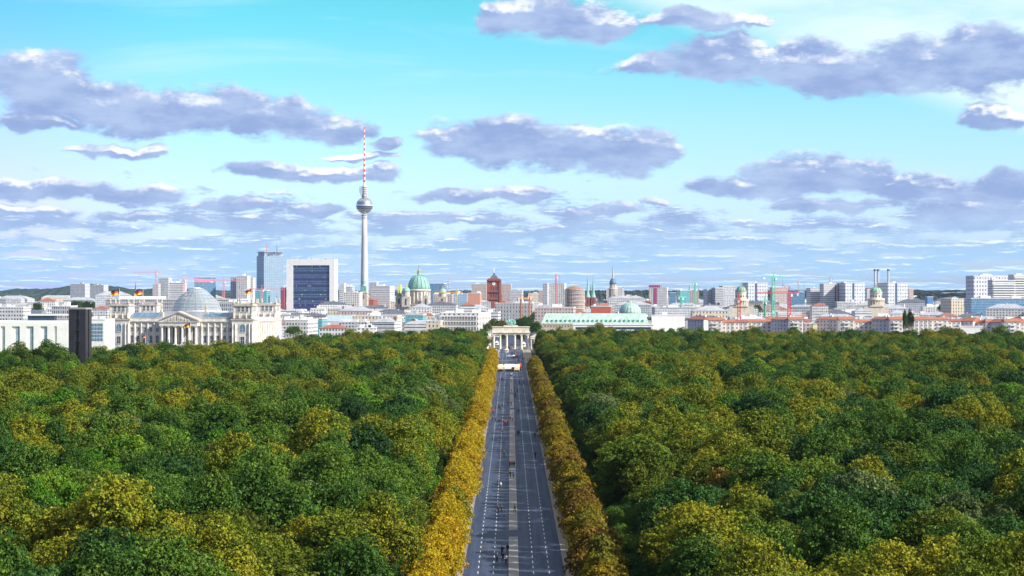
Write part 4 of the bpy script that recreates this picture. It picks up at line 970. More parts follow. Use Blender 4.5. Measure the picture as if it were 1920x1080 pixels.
def city_house_tower():
    d = 3900; z = lambda py: WZ(py, d); e = empty('government_building', (WX(1149, d), d, 0), R(-6), 'grey stone building whose round colonnaded tower carries a small blue dome and gilt figure', 'government building')
    for i in range(3): FOOT.append((WX(1149,d)-20+i*20, d+8, 18))
    MB().box(-40, 38, 2, 45, 0, z(567)).build('wall', W7, e); MB().hip(-40, 38, 2, 45, z(567)+.003, z(563), 14).build('roof', grey_k, e)
    t = MB(); t.box(-10, 10, -4, 14, 0, z(563)); t.build('tower_base', stone_d, e)
    tw = MB().lathe([(8.4, z(563)), (8.4, z(556)), (7.0, z(555)), (7.0, z(541)), (6.2, z(540)), (6.0, z(533))], 20, 0, 5).build('tower', stone_d, e)
    for k in range(14):
        a = 2*PI*k/14; MB().cyl(7.6*math.cos(a), 5+7.6*math.sin(a), z(555), z(541.5), .5, .45, 6).build('column', stone, tw)
        if k % 2 == 0: MB().cyl(6.4*math.cos(a), 5+6.4*math.sin(a), z(540), z(534), .4, .4, 6).build('column', stone, tw)
    MB().lathe([(8.6, z(541.6)), (8.6, z(540.6)), (7, z(540))], 20, 0, 5).build('tower_cornice', stone, tw)
    MB().lathe(dome_profile(6.6, z(533), z(521.5)-z(533), 7, .8), 20, 0, 5).build('dome', mat('blue_slate', (.10,.17,.27), .5), tw, smooth=True)
    MB().lathe([(1.7, z(522)), (1.6, z(516)), (2.0, z(515.6)), (1.2, z(512)), (1.0, z(505)), (1.4, z(504.6)), (.6, z(502))], 10, 0, 5).build('lantern', stone_d, tw)
    MB().lathe([(.8, z(502)), (.9, z(500.5)), (.2, z(499.6)), (.4, z(499)), (.05, z(498.4))], 8, 0, 5).build('gilt_figure', gold, tw)
city_house_tower()
def round_dome_church(label, px, d, ytop, ydome, ycorn, ybase, r, dm):
    z = lambda py: WZ(py, d); e = empty('domed_church', (WX(px, d), d, 0), R(-6), label, 'domed church', None); FOOT.append((WX(px,d), d+5, 24))
    cream = mat('cream_stone', (.62,.56,.47), .85, .2, .3)
    MB().box(-15, 15, -8, 22, 0, z(ybase)).build('wall', cream, e)
    MB().prism([(-9, z(ybase)), (9, z(ybase)), (0, z(ybase)+4)], -9, -6).build('gable', cream, e)
    tw = MB().lathe([(r*1.1, z(ybase)), (r*1.1, z(ycorn)), (r*1.0, z(ycorn)), (r*.96, z(ydome))], 24, 0, 4).build('drum', cream, e)
    for k in range(18):
        a = 2*PI*k/18; MB().cyl(r*1.28*math.cos(a), 4+r*1.28*math.sin(a), z(ybase), z(ycorn)-.6, .55, .5, 8).build('column', cream, tw)
    MB().lathe([(r*1.42, z(ycorn)-.6), (r*1.42, z(ycorn)+.5), (r*1.36, z(ycorn)+1.5)], 24, 0, 4).build('drum_cornice', cream, tw)
    MB().lathe([(r*1.08, z(ydome)-.4), (r*1.08, z(ydome)+.5)], 24, 0, 4).build('dome_cornice', cream, tw)
    for k in range(12):
        a = 2*PI*k/12; o = MB().box(-.7, .7, -.12, .12, 0, 2.2).build('drum_window', glass_d, tw, (r*1.0*math.cos(a), 4+r*1.0*math.sin(a), (z(ycorn)+z(ydome))/2-1)); o.rotation_euler = (0, 0, a+PI/2)
    do = MB().lathe(dome_profile(r*.98, z(ydome)+.5, z(ytop+4)-z(ydome), 9, .8), 24, 0, 4).build('dome', dm, e, smooth=True)
    ribs(r*.98, z(ydome)+.5, z(ytop+4)-z(ydome), 0, 4, 12, copper_d, do, .5, .8)
    MB().lathe([(1.1, z(ytop+4)), (.8, z(ytop+1)), (.9, z(ytop)), (.2, z(ytop-1)), (.6, z(ytop-2.5)), (.1, z(ytop-4.5))], 8, 0, 4).build('gilt_figure', gold, e)
round_dome_church('domed church tower with ring of columns between red crane and wide office slab', 1390, 2650, 533, 548, 563, 575, 6.4, mat('olive_copper', (.28,.38,.30), .6, .3, .3))
round_dome_church('domed church tower with green cap below the twin chimneys of the power station', 1643, 2600, 535, 549, 562, 575, 7.4, mat('mossy_copper', (.30,.46,.34), .6, .35, .3))
def hedwig():
    d = 2800; z = lambda py: WZ(py, d); e = empty('domed_church', (WX(1182, d), d, 0), 0, 'low wide pale green dome above the long copper roof', 'domed church'); FOOT.append((WX(1182,d), d, 30))
    MB().lathe([(15, 0), (15, z(588))], 28).build('drum', stone_d, e)
    do = MB().lathe(dome_profile(14.6, z(588), z(567)-z(588), 10, .9), 32).build('dome', mat('pale_copper', (.38,.53,.46), .7, .3, .3), e, smooth=True); ribs(14.6, z(588), z(567)-z(588), 0, 0, 20, copper_d, do, .35, .9)
    MB().cyl(0, 0, z(567), z(565.5), 1.6, 1.2, 12).build('lantern', stone, e)
hedwig()
def power_station():
    d = 4600; z = lambda py: WZ(py, d); e = empty('power_station', (WX(1655, d), d, 0), 0, 'power station with three tall grey chimneys, two together and one apart', 'power station'); FOOT.append((WX(1655,d), d, 40))
    MB().box(-30, 30, -15, 40, 0, 38).build('wall', GB, e)
    for px in (1640.5, 1646.6, 1665.6):
        x = (px-1655)*d/F; c = MB().cyl(x, 0, 38, z(506), 2.4, 2.1, 14).build('chimney', mat('chimney_grey', (.42,.44,.48), .6), e)
        MB().cyl(x, 0, z(508), z(504.6), 2.9, 2.9, 14).build('chimney_cap', grey_k, c)
power_station()
def scaffold_drum():
    d = 2950; z = lambda py: WZ(py, d); e = empty('round_museum', (WX(1077, d), d, 0), 0, 'round building wrapped in scaffolding under a brown conical roof', 'museum'); FOOT.append((WX(1077,d), d, 22))
    MB().lathe([(12.5, 0), (12.5, z(542))], 28).build('drum', W8, e)
    MB().lathe([(12.9, z(542)), (6, z(537.5)), (1, z(536))], 24).build('roof', mat('brown_roof', (.30,.17,.12), .8), e)
    m = MB()
    for i in range(9):
        zz = 8+(z(543)-8)*i/8.0; m.lathe([(13.6, zz), (14.4, zz), (14.4, zz+.35), (13.6, zz+.35)], 28, close=False)
    for k in range(28): a = 2*PI*k/28; m.bar((14.3*math.cos(a), 14.3*math.sin(a), 0), (14.3*math.cos(a), 14.3*math.sin(a), z(543)), .3)
    m.build('scaffolding', mat('scaffold', (.72,.64,.58), .7), e)
scaffold_drum()
# ------------------------------------------------------------------ high-rise blocks
def trade_centre():
    d = 3300; e, W = place('office_tower', 'square office tower with white frame round a dark blue window wall', 'office tower', 536.5, 628, d, -8, 22); H = WZ(486, d); 
    FR = white; s = (12.5)*d/F
    MB().box(-W/2, -W/2+s, 0, 22, 0, H).box(W/2-s*.8, W/2, 0, 22, 0, H).box(-W/2+s, W/2-s*.8, 0, 22, H-9.4, H).build('frame', white, e)
    MB().box(-W/2+s, W/2-s*.8, 1.5, 21, 0, H-9.4).build('wall', mat('navy_panel', (.045,.06,.19), .5, .3, .3), e)
    n = 19; a, b = -W/2+s, W/2-s*.8; zlo, zhi = WZ(575, d), H-9.6; rd = random.Random(9)
    spot_m = mat('pale_lit_spot', (.50,.50,.48), .8)
    for i in range(n):
        z0 = zlo+(zhi-zlo)*i/n; fl = (zhi-zlo)/n
        wbn = MB().box(a+.4, b-.4, 1.32, 1.497, z0+fl*.32, z0+fl*.82).build('window_band', glass_b if i % 3 else glass_d, e)
        mu = MB()
        for k in range(15): x = a+(b-a)*k/14; mu.box(x-.35, x+.35, 1.05, 1.318, z0+fl*.25, z0+fl*.9)
        mu.build('mullion', mat('navy_fin', (.05,.06,.15), .6), wbn)
        cu = MB()  # pale boxes colour in lit spots on the window band
        for k in range(rd.randint(0, 3)): x = rd.uniform(a+1, b-4); cu.box(x, x+rd.uniform(1, 2.4), 1.2, 1.315, z0+fl*.34, z0+fl*.8)
        if cu.v: cu.build('lit_spot', spot_m, wbn)
    r = MB(); 
    for k in range(6): x = rd.uniform(-W/2+4, W/2-6); r.box(x, x+rd.uniform(1, 3), 2, 6, H, H+rd.uniform(.6, 2))
    r.bar((W/2-3,3,H),(W/2-3,3,H+9),.3).bar((-W/2+3,3,H),(-W/2+3,3,H+6),.3)
    r.build('rooftop_gear', grey_m, e)
trade_centre()
def hotel_tower():
    d = 3750; e, W = place('hotel_tower', 'tall blue glass hotel tower with roof sign and two thin masts', 'hotel', 496, 531, d, 30, 30); H = WZ(480, d)
    # narrow left side reads as the darker face
    MB().box(-W/2, W/2, 0, 32, 0, H).build('wall', facade('hotel_glass', (0.27, 0.36, 0.46), (0.17, 0.27, 0.38), 4.0, 3.0, .8, .72, .35, jitter=.25), e)
    MB().box(-W/2+2, W/2-1, 2, 30, H+.003, H+6.5).build('crown_storey', mat('crown_grey', (.30,.36,.46), .4), e)
    MB().box(-W/2, W/2, -.5, 31, H+6.5, H+7.6).build('roof', grey_m, e)
    cu = bpy.data.curves.new('lettering', 'FONT'); cu.body = 'park inn'; cu.size = 7.6; cu.extrude = .3; cu.align_x = 'CENTER'; cu.materials.append(mat('navy_letter', (.03,.04,.12), .5))
    tmp = bpy.data.objects.new('lettering_source', cu); COL.objects.link(tmp); dg_ = bpy.context.evaluated_depsgraph_get(); lme = bpy.data.meshes.new_from_object(tmp.evaluated_get(dg_)); bpy.data.objects.remove(tmp)
    o = bpy.data.objects.new('lettering', lme); COL.objects.link(o); o.parent = e; o.location = (1, -1.2, H+2.0); o.rotation_euler = (PI/2, 0, 0)
    for x in (-9, 11): MB().cyl(x, 12, H+7.6, WZ(456, d), .5, .25, 8).build('antenna', red_p if x < 0 else grey_k, e)
    for i in range(6): MB().box(-W/2-.2, W/2+.2, -.2, 0-.003, H*(i+1)/7.0, H*(i+1)/7.0+.4).build('storey_line', grey_m, e)
hotel_tower()
HR = [ # name,label,cat,px0,px1,ytop,d,depth,rot,facade,kwargs
 ('slab_tower','pale twin-slab high-rise, nearer the hill and left of its neighbour','tower block',131,160,533,4500,24,-14,W4,{}),
 ('slab_tower','pale slab high-rise just left of the first parliament flag','tower block',166,195,535,4600,24,-14,W4,{}),
 ('office_block','long grey finned office block running behind the parliament towers','office',196,452,562,2350,40,-5,W9,dict(units=3)),
 ('tower_block','slim white tower with crane above, left of the glass dome','tower block',297,316,522,3900,18,-10,W4,dict(units=0)),
 ('office_block','wide pale grey block with band windows left of the glass dome','office',316,343,531,3900,30,-6,W6,{}),
 ('office_block','low grey block left of the slim tower beside the crane','office',286,297,533,3880,16,-6,W4,dict(units=0)),
 ('office_block','dark blue glass block with pink top band right of the glass dome','office',366,404,520,3800,40,10,GB,dict(units=0)),
 ('tower_block','white point tower with small dark windows beside the German flag','tower block',443,464,518,3600,18,-10,W1,{}),
 ('tower_block','grey left shoulder of the white point tower near the pink crane','tower block',432,443,520,3620,16,-10,W4,dict(units=0)),
 ('tower_block','white stepped right shoulder of the point tower near the hotel','tower block',464,474,522,3640,16,-10,W1,dict(units=0)),
 ('office_block','dark glass office under the pink cranes beside the hotel tower','office',478,500,545,3300,24,-6,GT,{}),
 ('office_block','wine red narrow slab close left of the white framed tower','office',526,533,539,3300,14,-6,mat('wine_red',(.25,.07,.12),.7),dict(units=0)),
 ('tower_block','balconied white block touching the right side of the white framed tower','tower block',636,645,532,3700,20,-6,W6,dict(units=0)),
 ('tower_block','grey stepped block left of the television tower shaft','tower block',645,660,538,3900,30,-6,W4,{}),
 ('office_block','white gridded office between white framed tower and television tower','office',643,674,549,3500,30,-6,W1,{}),
 ('office_block','mint and white banded office right of the television tower','office',696,731,537,3900,40,-10,W6,{}),
 ('tower_block','distant grey slab behind the mint banded office','tower block',692,706,530,4800,20,-10,W4,dict(units=0)),
 ('tower_block','narrow yellow slab left of the big green dome','tower block',746,751,534,4400,12,-6,mat('yellow_panel',(.70,.60,.12),.7),dict(units=0)),
 ('office_block','dark glass slab immediately right of the big green dome','office',806,832,532,3650,30,-8,GB,dict(units=0)),
 ('office_block','salmon and blue glass block below the yellow crane','office',812,848,552,3450,24,-6,W5,{}),
 ('office_block','grey glass block right of the yellow crane','office',850,876,551,3400,24,-6,GP,{}),
 ('office_block','terracotta block beside the grey glass block left of the clock tower','office',877,900,550,3350,20,-6,mat('terracotta',(.52,.27,.20),.8),{}),
 ('tower_block','pinkish distant slab left of the brick clock tower','tower block',884,912,533,5200,20,-6,W5,dict(units=1)),
 ('tower_block','pinkish distant slab right of the brick clock tower','tower block',940,958,533,5200,20,-6,W5,dict(units=1)),
 ('office_block','grey beige stepped block right of the brick clock tower','office',957,979,545,4500,24,-6,W2,{}),
 ('palace','long grey stone palace front across the end of the boulevard','palace',928,998,569,3000,60,-3,W7,dict(units=2)),
 ('office_block','beige banded block behind the trees left of the gate','office',911,934,586,2250,24,-6,W6,dict(units=1)),
 ('tower_block','gridded white high-rise behind a red crane, right of centre','tower block',1026,1058,532,3900,20,-12,W1,dict(units=0)),
 ('tower_block','blue-grey left end of the gridded white high-rise','tower block',1018,1026,532,3890,20,-12,W4,dict(units=0)),
 ('tower_block','white high-rise behind the blue domed tower','tower block',1137,1168,541,4300,20,-6,W1,dict(units=0)),
 ('tower_block','distant brown block left of the twin needle spires','tower block',1010,1018,545,4700,20,-6,W5,dict(units=0)),
 ('tower_block','white high-rise with magenta top and stripe','tower block',1217,1250,540,3700,22,-10,W1,dict(units=0)),
 ('office_block','teal glass and brick block right of the magenta topped tower','office',1275,1294,545,3700,20,12,GT,{}),
 ('office_block','pinkish block under the green spire right of the magenta tower','office',1294,1310,546,3750,20,-6,W5,{}),
 ('office_block','small blue glass block right of the magenta topped tower','office',1255,1267,549,3900,16,-6,GB,dict(units=0)),
 ('tower_block','blue-grey wide slab left of the first domed church','tower block',1326,1341,543,3900,24,12,W4,dict(units=0)),
 ('tower_block','dark ribbed middle slab left of the first domed church','tower block',1341,1357,540,3880,24,12,W9,dict(units=0)),
 ('tower_block','grey taller slab touching the first domed church','tower block',1355,1379,537,3950,24,12,W4,dict(units=0)),
 ('tower_block','wide slab high-rise with dark vertical slot right of the first domed church','tower block',1402,1440,531,3600,30,12,W10,dict(units=1)),
 ('tower_block','pink distant block behind the green tower crane','tower block',1448,1478,539,4200,20,8,W5,{}),
 ('office_block','low blue glass block between the two tower cranes','office',1478,1509,548,3500,24,-6,GB,{}),
 ('tower_block','white stepped slab left of the tall balcony slab','tower block',1519,1544,541,3650,20,12,W6,dict(units=1)),
 ('tower_block','white tall balcony slab with red brown edge strips','tower block',1544,1574,533,3620,20,12,W6,dict(units=2)),
 ('tower_block','wide pale high-rise with dark left end left of the chimneys','tower block',1584,1623,531,3600,40,14,W10,dict(units=1)),
 ('tower_block','grey tower with red cap between high-rise and domed church','tower block',1625,1637,543,4300,18,8,W4,dict(units=0)),
 ('tower_block','wide pale high-rise with square windows under the single chimney','tower block',1664,1704,531,3600,44,14,W10,dict(units=1)),
 ('tower_block','narrow brown striped slab right of the chimneys','tower block',1704,1713,541,3700,16,8,W5,dict(units=0)),
 ('tower_block','large grey office slab with square windows at the right edge','tower block',1824,1893,518,3100,26,14,W10,dict(units=3)),
 ('tower_block','white balcony slab before the grey office slab at the right edge','tower block',1860,1905,526,2950,18,8,W6,dict(units=2)),
 ('tower_block','white stepped balcony tower cut by the right edge','tower block',1900,1960,516,3000,22,8,W6,dict(units=2)),
 ('office_block','long blue glass hall under the right edge high-rises','office',1820,1960,560,2600,30,4,GB,dict(units=2)),
 ('office_block','beige classical block with deep windows right of the pale roofs','office',1783,1822,561,2700,40,8,W3,dict(units=1)),
 ('office_block','bright blue square block among the right hand roofs','office',1739,1750,557,3200,14,4,mat('blue_panel',(.10,.24,.48),.6),dict(units=0)),
 ('tower_block','far row of blue slabs near the right edge high-rises','tower block',1768,1790,549,6500,20,0,GB,dict(units=0)),
 ('tower_block','second far row of blue slabs near the right edge high-rises','tower block',1794,1817,548,6600,20,0,GB,dict(units=0)),
 ('museum','long white museum wing with window rows left of the gate','museum',655,745,593,2100,30,-6,W3,dict(units=3)),
 ('museum_hall','white hall with sloping glass roof beyond the left wood','museum',603,655,606,2080,30,-6,white,dict(units=0)),
 ('office_block','teal roofed glass office behind the wood left of the gate','office',760,793,590,2150,24,-6,GT,dict(units=1)),
 ('villa','small cream building with balconies left of the white embassy','villa',799,826,603,1870,18,-6,W3,dict(units=1)),
 ('embassy','white embassy with rows of dark windows next to the gate','embassy',824,897,588,1880,60,-10,facade('embassy_facade',(.76,.74,.70),bay=4.3,fl=4.4,ww=.42,wh=.55),dict(units=2)),
 ('gallery','bright white windowless gallery with grey terraces right of the copper roof','gallery',1222,1284,592,1900,30,-3,white,dict(units=1)),
 ('office_block','teal glass office beside the right wing of the parliament','office',575,604,598,1980,24,-6,GT,dict(units=0)),
 ('office_block','pale office stepping down beside the right side of the parliament','office',533,577,601,1900,40,-8,W2,dict(units=2)),
 ('office_block','white finned office behind the right wing of the parliament','office',404,452,567,2150,24,-5,W9,dict(units=1)),
 ('office_block','white columned office behind the bell tower at the left','office',97,132,575,1900,24,-4,W9,dict(units=1)),
 ('office_block','grey-white office with rows of small windows at the left edge','office',-20,44,577,1950,24,-4,W2,dict(units=2)),
 ('theatre','red and black box theatre above the copper roof','theatre',1108,1145,575,2450,24,-6,mat('brick_red_panel',(.45,.12,.09),.8),dict(units=1)),
 ('opera_house','brick red long roofed house left of the red box','opera house',1003,1075,577,2250,30,-6,W5,dict(units=3)),
]
for r in HR:
    name, lb, cat, a, b, yt, d, dep, rot, fm, kw = r
    e, W, H = block(name, lb, cat, a, b, yt, d, dep, rot, fm, **kw)
    if 'dark vertical slot' in lb or 'wide pale high-rise' in lb:
        x = -W/2+W*.36; MB().box(x, x+3.4, -.35, -.003, 0, H+.2).build('stair_slot', mat('navy_slot', (.05,.09,.2), .4), e)
    if 'magenta' in lb and 'top and' in lb:
        mg = mat('magenta_panel', (.34,.08,.18), .6); MB().box(-W/2-.3, W*.12, -.4, 10, H+.95, H+5).build('top_storey', mg, e); MB().box(-W/2+8, -W/2+14, -.35, -.003, 0, H).build('stripe', mg, e)
    if 'pink top band' in lb: MB().box(-W/2-.2, W/2+.2, -.3, -.003, H-9, H-3).build('band', mat('pink_band', (.6,.25,.35), .6), e)
    if 'red brown edge' in lb:
        for x in (W/2-2.5, W*.22): MB().box(x, x+2.2, -.3, -.003, 0, H).build('stripe', mat('wine_red', (.25,.07,.12), .7), e)
    if 'red cap' in lb: MB().box(-W/2, W/2, 0, 14, H+.95, H+3).build('cap', red_t, e)
    if 'sloping glass roof' in lb: MB().prismx([(0, H+.95), (0, H+2), (22, H+7.5), (22, H+.95)], -W/2+1, W/2-.5).build('glass_roof', glass_p, e)
    if 'white balcony slab' in lb or 'balcony tower' in lb:
        n = int(H/3.3)
        for i in range(max(0, n-16), n): MB().box(-W/2+1, W/2-1, -1.3, -.003, i*3.3, i*3.3+1.1).build('balcony', white, e)
    if cat == 'embassy':
        w_ = winmesh(1.9, 2.7)
        for i in range(5):
            for k in range(12): put_window(w_, e, -W/2+3+(W-6)*k/11, 0, 5+i*4.6)
        for i in range(5):
            for k in range(9): put_window(w_, e, W/2, 5+k*6, 5+i*4.6, PI/2)
        e.children[0].data.materials[0] = mat('embassy_stone', (.74,.71,.66), .85)
# copper roofed grand hotel right of the gate
def grand_hotel():
    d = 1900; e, W = place('grand_hotel', 'cream grand hotel under a long pale green copper roof right of the gate', 'hotel', 1016, 1215, d, -4, 26); H = WZ(606, d); Hr = WZ(589, d)
    MB().box(-W/2, W/2, 0, 26, 0, H).build('wall', mat('cream_wall', (.70,.60,.44), .85, .12, .2), e)
    r = MB(); W2_ = W/2; r.add([(-W2_-.5,-.5,H+.003),(W2_+.5,-.5,H+.003),(W2_+.5,26.5,H+.003),(-W2_-.5,26.5,H+.003),(-W2_+3,4.5,Hr),(W2_-3,4.5,Hr),(W2_-3,21,Hr+.5),(-W2_+3,21,Hr+.5)], [(3,2,1,0),(0,1,5,4),(1,2,6,5),(2,3,7,6),(3,0,4,7),(4,5,6,7)])
    ro = r.build('roof', mat('pale_copper', (.38,.53,.46), .7, .3, .3), e)
    dm = MB().box(-.8, .8, -1.2, 2.4, 0, 1.7).prism([(-1.1,1.7),(1.1,1.7),(0,2.6)], -1.3, 2.6).mesh('dormer', copper_d)
    for i in range(22): link('dormer', dm, ro, (-W/2+5+i*(W-10)/21, 1.2, H+.8))
    w_ = winmesh(1.4, 2.2, frame=mat('cream_wall', (.70,.60,.44), .85))
    for j in range(5):
        for i in range(20):
            if H-3.9*(j+1) > 3: put_window(w_, e, -W/2+3+i*(W-6)/19*.55, 0, H-3.9*(j+1))
    MB().box(-W/2-.4, W/2+.4, -.5, -.003, H-.9, H-.1).build('cornice', stone, e)
    # flat white annexe along its right half
    e2, W2 = place('annexe', 'low flat white annexe before the right half of the copper roof', 'annexe', 1075, 1225, d-26, -3, 18); h2 = WZ(609, d-26)
    MB().box(-W2/2, W2/2, 0, 18, 0, h2).build('wall', white, e2); MB().box(-W2/2-.5, W2/2+.5, -.6, 18.4, h2+.003, h2+.7).build('roof', white_s, e2)
    MB().box(-W2/2+2, W2/2-2, -.1, -.003, h2-4, h2-2).build('window_band', glass_d, e2)
grand_hotel()
# ------------------------------------------------------------------ panel-built apartments at the right
win_a = winmesh(1.5, 1.5, frame=white)
bal = MB(); bal.box(-2.3, 2.3, -1.4, -.003, 0, .2).box(-2.3, 2.3, -1.5, -1.4, 0, 1.1).box(-2.3, -2.2, -1.4, -.01, .2, 1.1).box(2.2, 2.3, -1.4, -.01, .2, 1.1); bal_me = bal.mesh('balcony', white)
ap_w = mat('pale_pink_render', (.74,.66,.62), .85, .08, .3); ap_c = mat('cream_render', (.77,.72,.66), .85, .08, .3)
AP = [(1291,1318,600,594,1740,-52,0),(1319,1325,595,594,1748,-6,0),(1326,1354,601,595,1735,-5,1),(1354,1378,605,600,1738,-5,0),(1378,1402,605,600,1742,-5,0),(1402,1446,604,599,1746,-5,0),
 (1448,1478,600,594,1730,-50,0),(1479,1506,600,594,1715,-4,1),(1508,1522,603,598,1735,-4,0),(1534,1572,600,594,1725,-48,1),(1573,1602,600,594,1700,-4,1),(1602,1637,604,599,1704,-4,0),
 (1637,1667,600,594,1690,-50,0),(1668,1693,600,594,1676,-3,1),(1707,1749,600,594,1680,-3,0),(1749,1777,600,595,1684,-3,1),(1777,1802,603,598,1688,-3,0),(1803,1822,603,595,1705,-48,0),(1824,1848,606,600,1700,-50,0),
 (1849,1859,604,598,1690,-3,0),(1860,1882,605,598,1684,-50,0),(1884,1913,604,598,1665,-2,1),(1913,1965,606,601,1668,-2,0)]
for i, (a, b, ye, yr, d, rot, bl) in enumerate(AP):
    dep = 13
    turned = abs(rot) > 20
    lb = ('turned shaded wing' if turned else ('balconied' if bl else 'plain'))+' apartment block with orange tiled roof, %s from left in right hand row' % ordinal(i+1)
    e, W = place('apartment_block', lb, 'apartment block', a, b, d, rot, dep, 'orange roofed apartment blocks behind the right hand wood')
    H, Hr = WZ(ye, d), WZ(yr, d)
    MB().box(-W/2, W/2, 0, dep, 0, H).build('wall', ap_w if i % 3 else ap_c, e)
    mb = MB()
    mb.prismx([(-.5, H+.003), (dep+.5, H+.003), (dep+.5, H+.4), (dep*.62, Hr), (dep*.38, Hr), (-.5, H+.4)], -W/2-.3, W/2+.3); mb.build('roof', org_t if i % 4 else red_t, e)
    rd = random.Random(i)
    for k in range(max(1, int(W/9))): x = rd.uniform(-W/2+2, W/2-2); MB().box(x-.7, x+.7, dep*.4, dep*.5, Hr-.6, Hr+1.1).build('chimney', white, e)
    n = max(1, int(W/3.3)); fl = 2.9; nf = int((H-1)/fl)
    bc = n//2 if bl else -9
    for j in range(max(0, nf-5), nf):
        z0 = H-fl*(nf-j)+.75
        for k in range(n):
            x = -W/2+W*(k+.5)/n
            if k == bc: link('balcony', bal_me, e, (x, 0, z0-.7)); put_window(win_a, e, x, 0, z0)
            else: put_window(win_a, e, x, 0, z0)
e, W, H = block('town_house', 'pinkish old house with brown windows beside the green roofed house', 'house', 1508, 1522, 608, 1690, 12, -4, W5, units=1)
e, W, H = block('town_house', 'narrow yellow house under a small green copper roof', 'house', 1523.5, 1532.5, 607, 1690, 12, -4, mat('yellow_render', (.72,.66,.42), .85), roof='hip', rm=copper)
e, W, H = block('low_shed', 'low white shed with broad roof before the right hand apartments', 'shed', 1800, 1842, 613, 1610, 20, -3, white, units=0)
e, W, H = block('low_shed', 'dark glazed shed before the right hand apartments', 'shed', 1781, 1801, 616, 1605, 12, -3, glass_d, units=0)
# ------------------------------------------------------------------ cranes
crane('pale red tower crane above the slim tower left of the glass dome', 292.5, 511, 3850, -42, 10, mat('pale_red', (.55,.30,.28), .6), 0)
crane('small pink tower crane against the blue block left of the dome top', 345, 524, 3000, -6, 26, mat('pink_paint', (.58,.26,.32), .6), 20)
crane('pink tower crane between dome and white point tower', 419.5, 527, 2900, -18, 30, M('pink_paint'), 0, 2.4)
crane('pink tower crane in front of the hotel tower', 491, 543, 2800, -22, 28, M('pink_paint'), 0, 2.4)
crane('orange yellow crane with long jib between green dome and clock tower', 855.5, 549, 3000, -31, 9, yel_p, 0, 2.2)
crane('orange crane in front of the grey palace, left one', 977, 560, 2600, -8, 14, mat('orange_paint', (.62,.28,.12), .6), 60, 1.6)
crane('orange crane in front of the grey palace, right one', 993, 558, 2650, -8, 14, M('orange_paint'), 70, 1.6)
crane('dark red crane on the gridded white high-rise', 1042.5, 519, 3860, -4, 10, mat('dull_red', (.50,.16,.18), .6), 30, 1.6)
crane('slim green and red crane behind the pinkish block', 1303.5, 531, 3300, -5, 9, grn_p, 30, 1.6)
crane('bright red crane before the orange roofed apartments, left one', 1385.5, 563, 1760, -5, 14, red_p, 80, 2.2)
crane('bright red crane before the orange roofed apartments, right one', 1479.5, 550, 1770, -28, 8, red_p, 0, 2.2)
crane('tall green crane with red cab in the middle of the right hand skyline', 1450.5, 520, 2500, -13, 16, grn_p, 10, 3.2)
crane('small green crane left of the tall green crane', 1434, 566, 2300, -5, 8, grn_p, 50, 1.4)
crane('short green crane left of the pinkish block', 1278, 558, 2700, -6, 9, grn_p, 40, 1.6)
crane('grey crane on the horizon right of the tall green crane', 1497, 529, 4300, -8, 17, mat('tan_paint', (.45,.36,.30), .6), 0)
crane('far grey crane behind the white stepped slab', 1556, 522, 4400, -5, 7, grey_m, 0, 1.5)
crane('thin far crane by the big green dome', 841, 528, 4500, -7, 5, grey_m, 0, 1.5)
for px, yt, d, lb in ((1241, 530, 4300, 'small green church spire behind the magenta topped tower'), (1294, 531, 4100, 'small green church spire above the pinkish block'), (1168.5, 536, 4500, 'thin dark spire right of the white high-rise')):
    spire('church', lb, px, yt, yt+13, 566, d, 3.0, copper if px > 1200 else grey_k, stone_d)
# red gasometer-like frame group by the magenta tower
e, W, H = block('brick_church', 'red brick church with stepped gable below the magenta topped tower', 'church', 1206, 1220, 566, 2900, 24, -6, WB, roof='hip', rm=red_t)
# ------------------------------------------------------------------ the ordinary town: several hundred houses
LM = [(-60,'left edge'),(75,'far wooded hill'),(165,'twin slab high-rises'),(254,'slim dark spire'),(340,'glass dome'),(450,'white point tower'),(560,'white framed tower'),(683,'television tower'),(783,'big green dome'),(857,'yellow crane'),(926,'brick clock tower'),(1040,'gridded high-rise'),(1107,'twin needle spires'),(1149,'blue domed tower'),(1233,'magenta topped tower'),(1300,'slim green spire'),(1390,'first domed church'),(1450,'tall green crane'),(1560,'tall balcony slab'),(1643,'three chimneys'),(1750,'bright blue block'),(1870,'right edge high-rises')]
fills = []
rows = [1830,1960,2080,2210,2350,2500,2660,2840,3040,3270,3530,3830,4180,4600,5100,5800,6800]
rf = random.Random(1234)
for ri, d0 in enumerate(rows):
    x = WX(-40, d0)-20; xe = WX(1965, d0)+20
    while x < xe:
        big = 1.0+(d0-1800)/2400
        W = rf.uniform(12, 36)*big; dep = rf.uniform(12, 24)*(1+(d0-1800)/5000); d = d0+rf.uniform(-25, 35); xm = x+W/2
        x += W+rf.uniform(1, 12)*big
        if d0 < 2900 and abs(xm) < 27+W/2: continue
        px = CX+(xm-CAMX)*F/d
        if d0 < 1950 and (px < 600 or px > 1230 or 700 < px < 1230): continue
        if d0 < 2000 and px > 1230: continue
        if d0 < 2090 and px < 110: continue
        if any((fx-xm)**2/(fr+W/2)**2+(fy-d-dep/2)**2/(fr+dep/2)**2 < 1 for fx, fy, fr in FOOT): 
            if rf.random() < .85: continue
        fills.append((xm, d, W, dep, px, ri))
print('FILL', len(fills))
fills = [f for f in fills if not any((g is not f) and abs(g[0]-f[0]) < (g[2]+f[2])/2*0.9 and abs(g[1]-f[1]) < (g[3]+f[3])/2*0.9 and g[1] < f[1] for g in fills)]
fills.sort(key=lambda f: -f[2]/f[1]*(1.25 if f[1] < 2500 else 1))
solo_h, rest_h = set(f[:2] for f in fills[:290]), fills[290:]
mass_mb = MB(); mass_mats = [W1, W2, W3, W6, W5, W4, red_t, org_t, grey_m, grey_k, grey_l, white]
FW = [W1, W2, W3, W6, W5, W4, W1, W2]
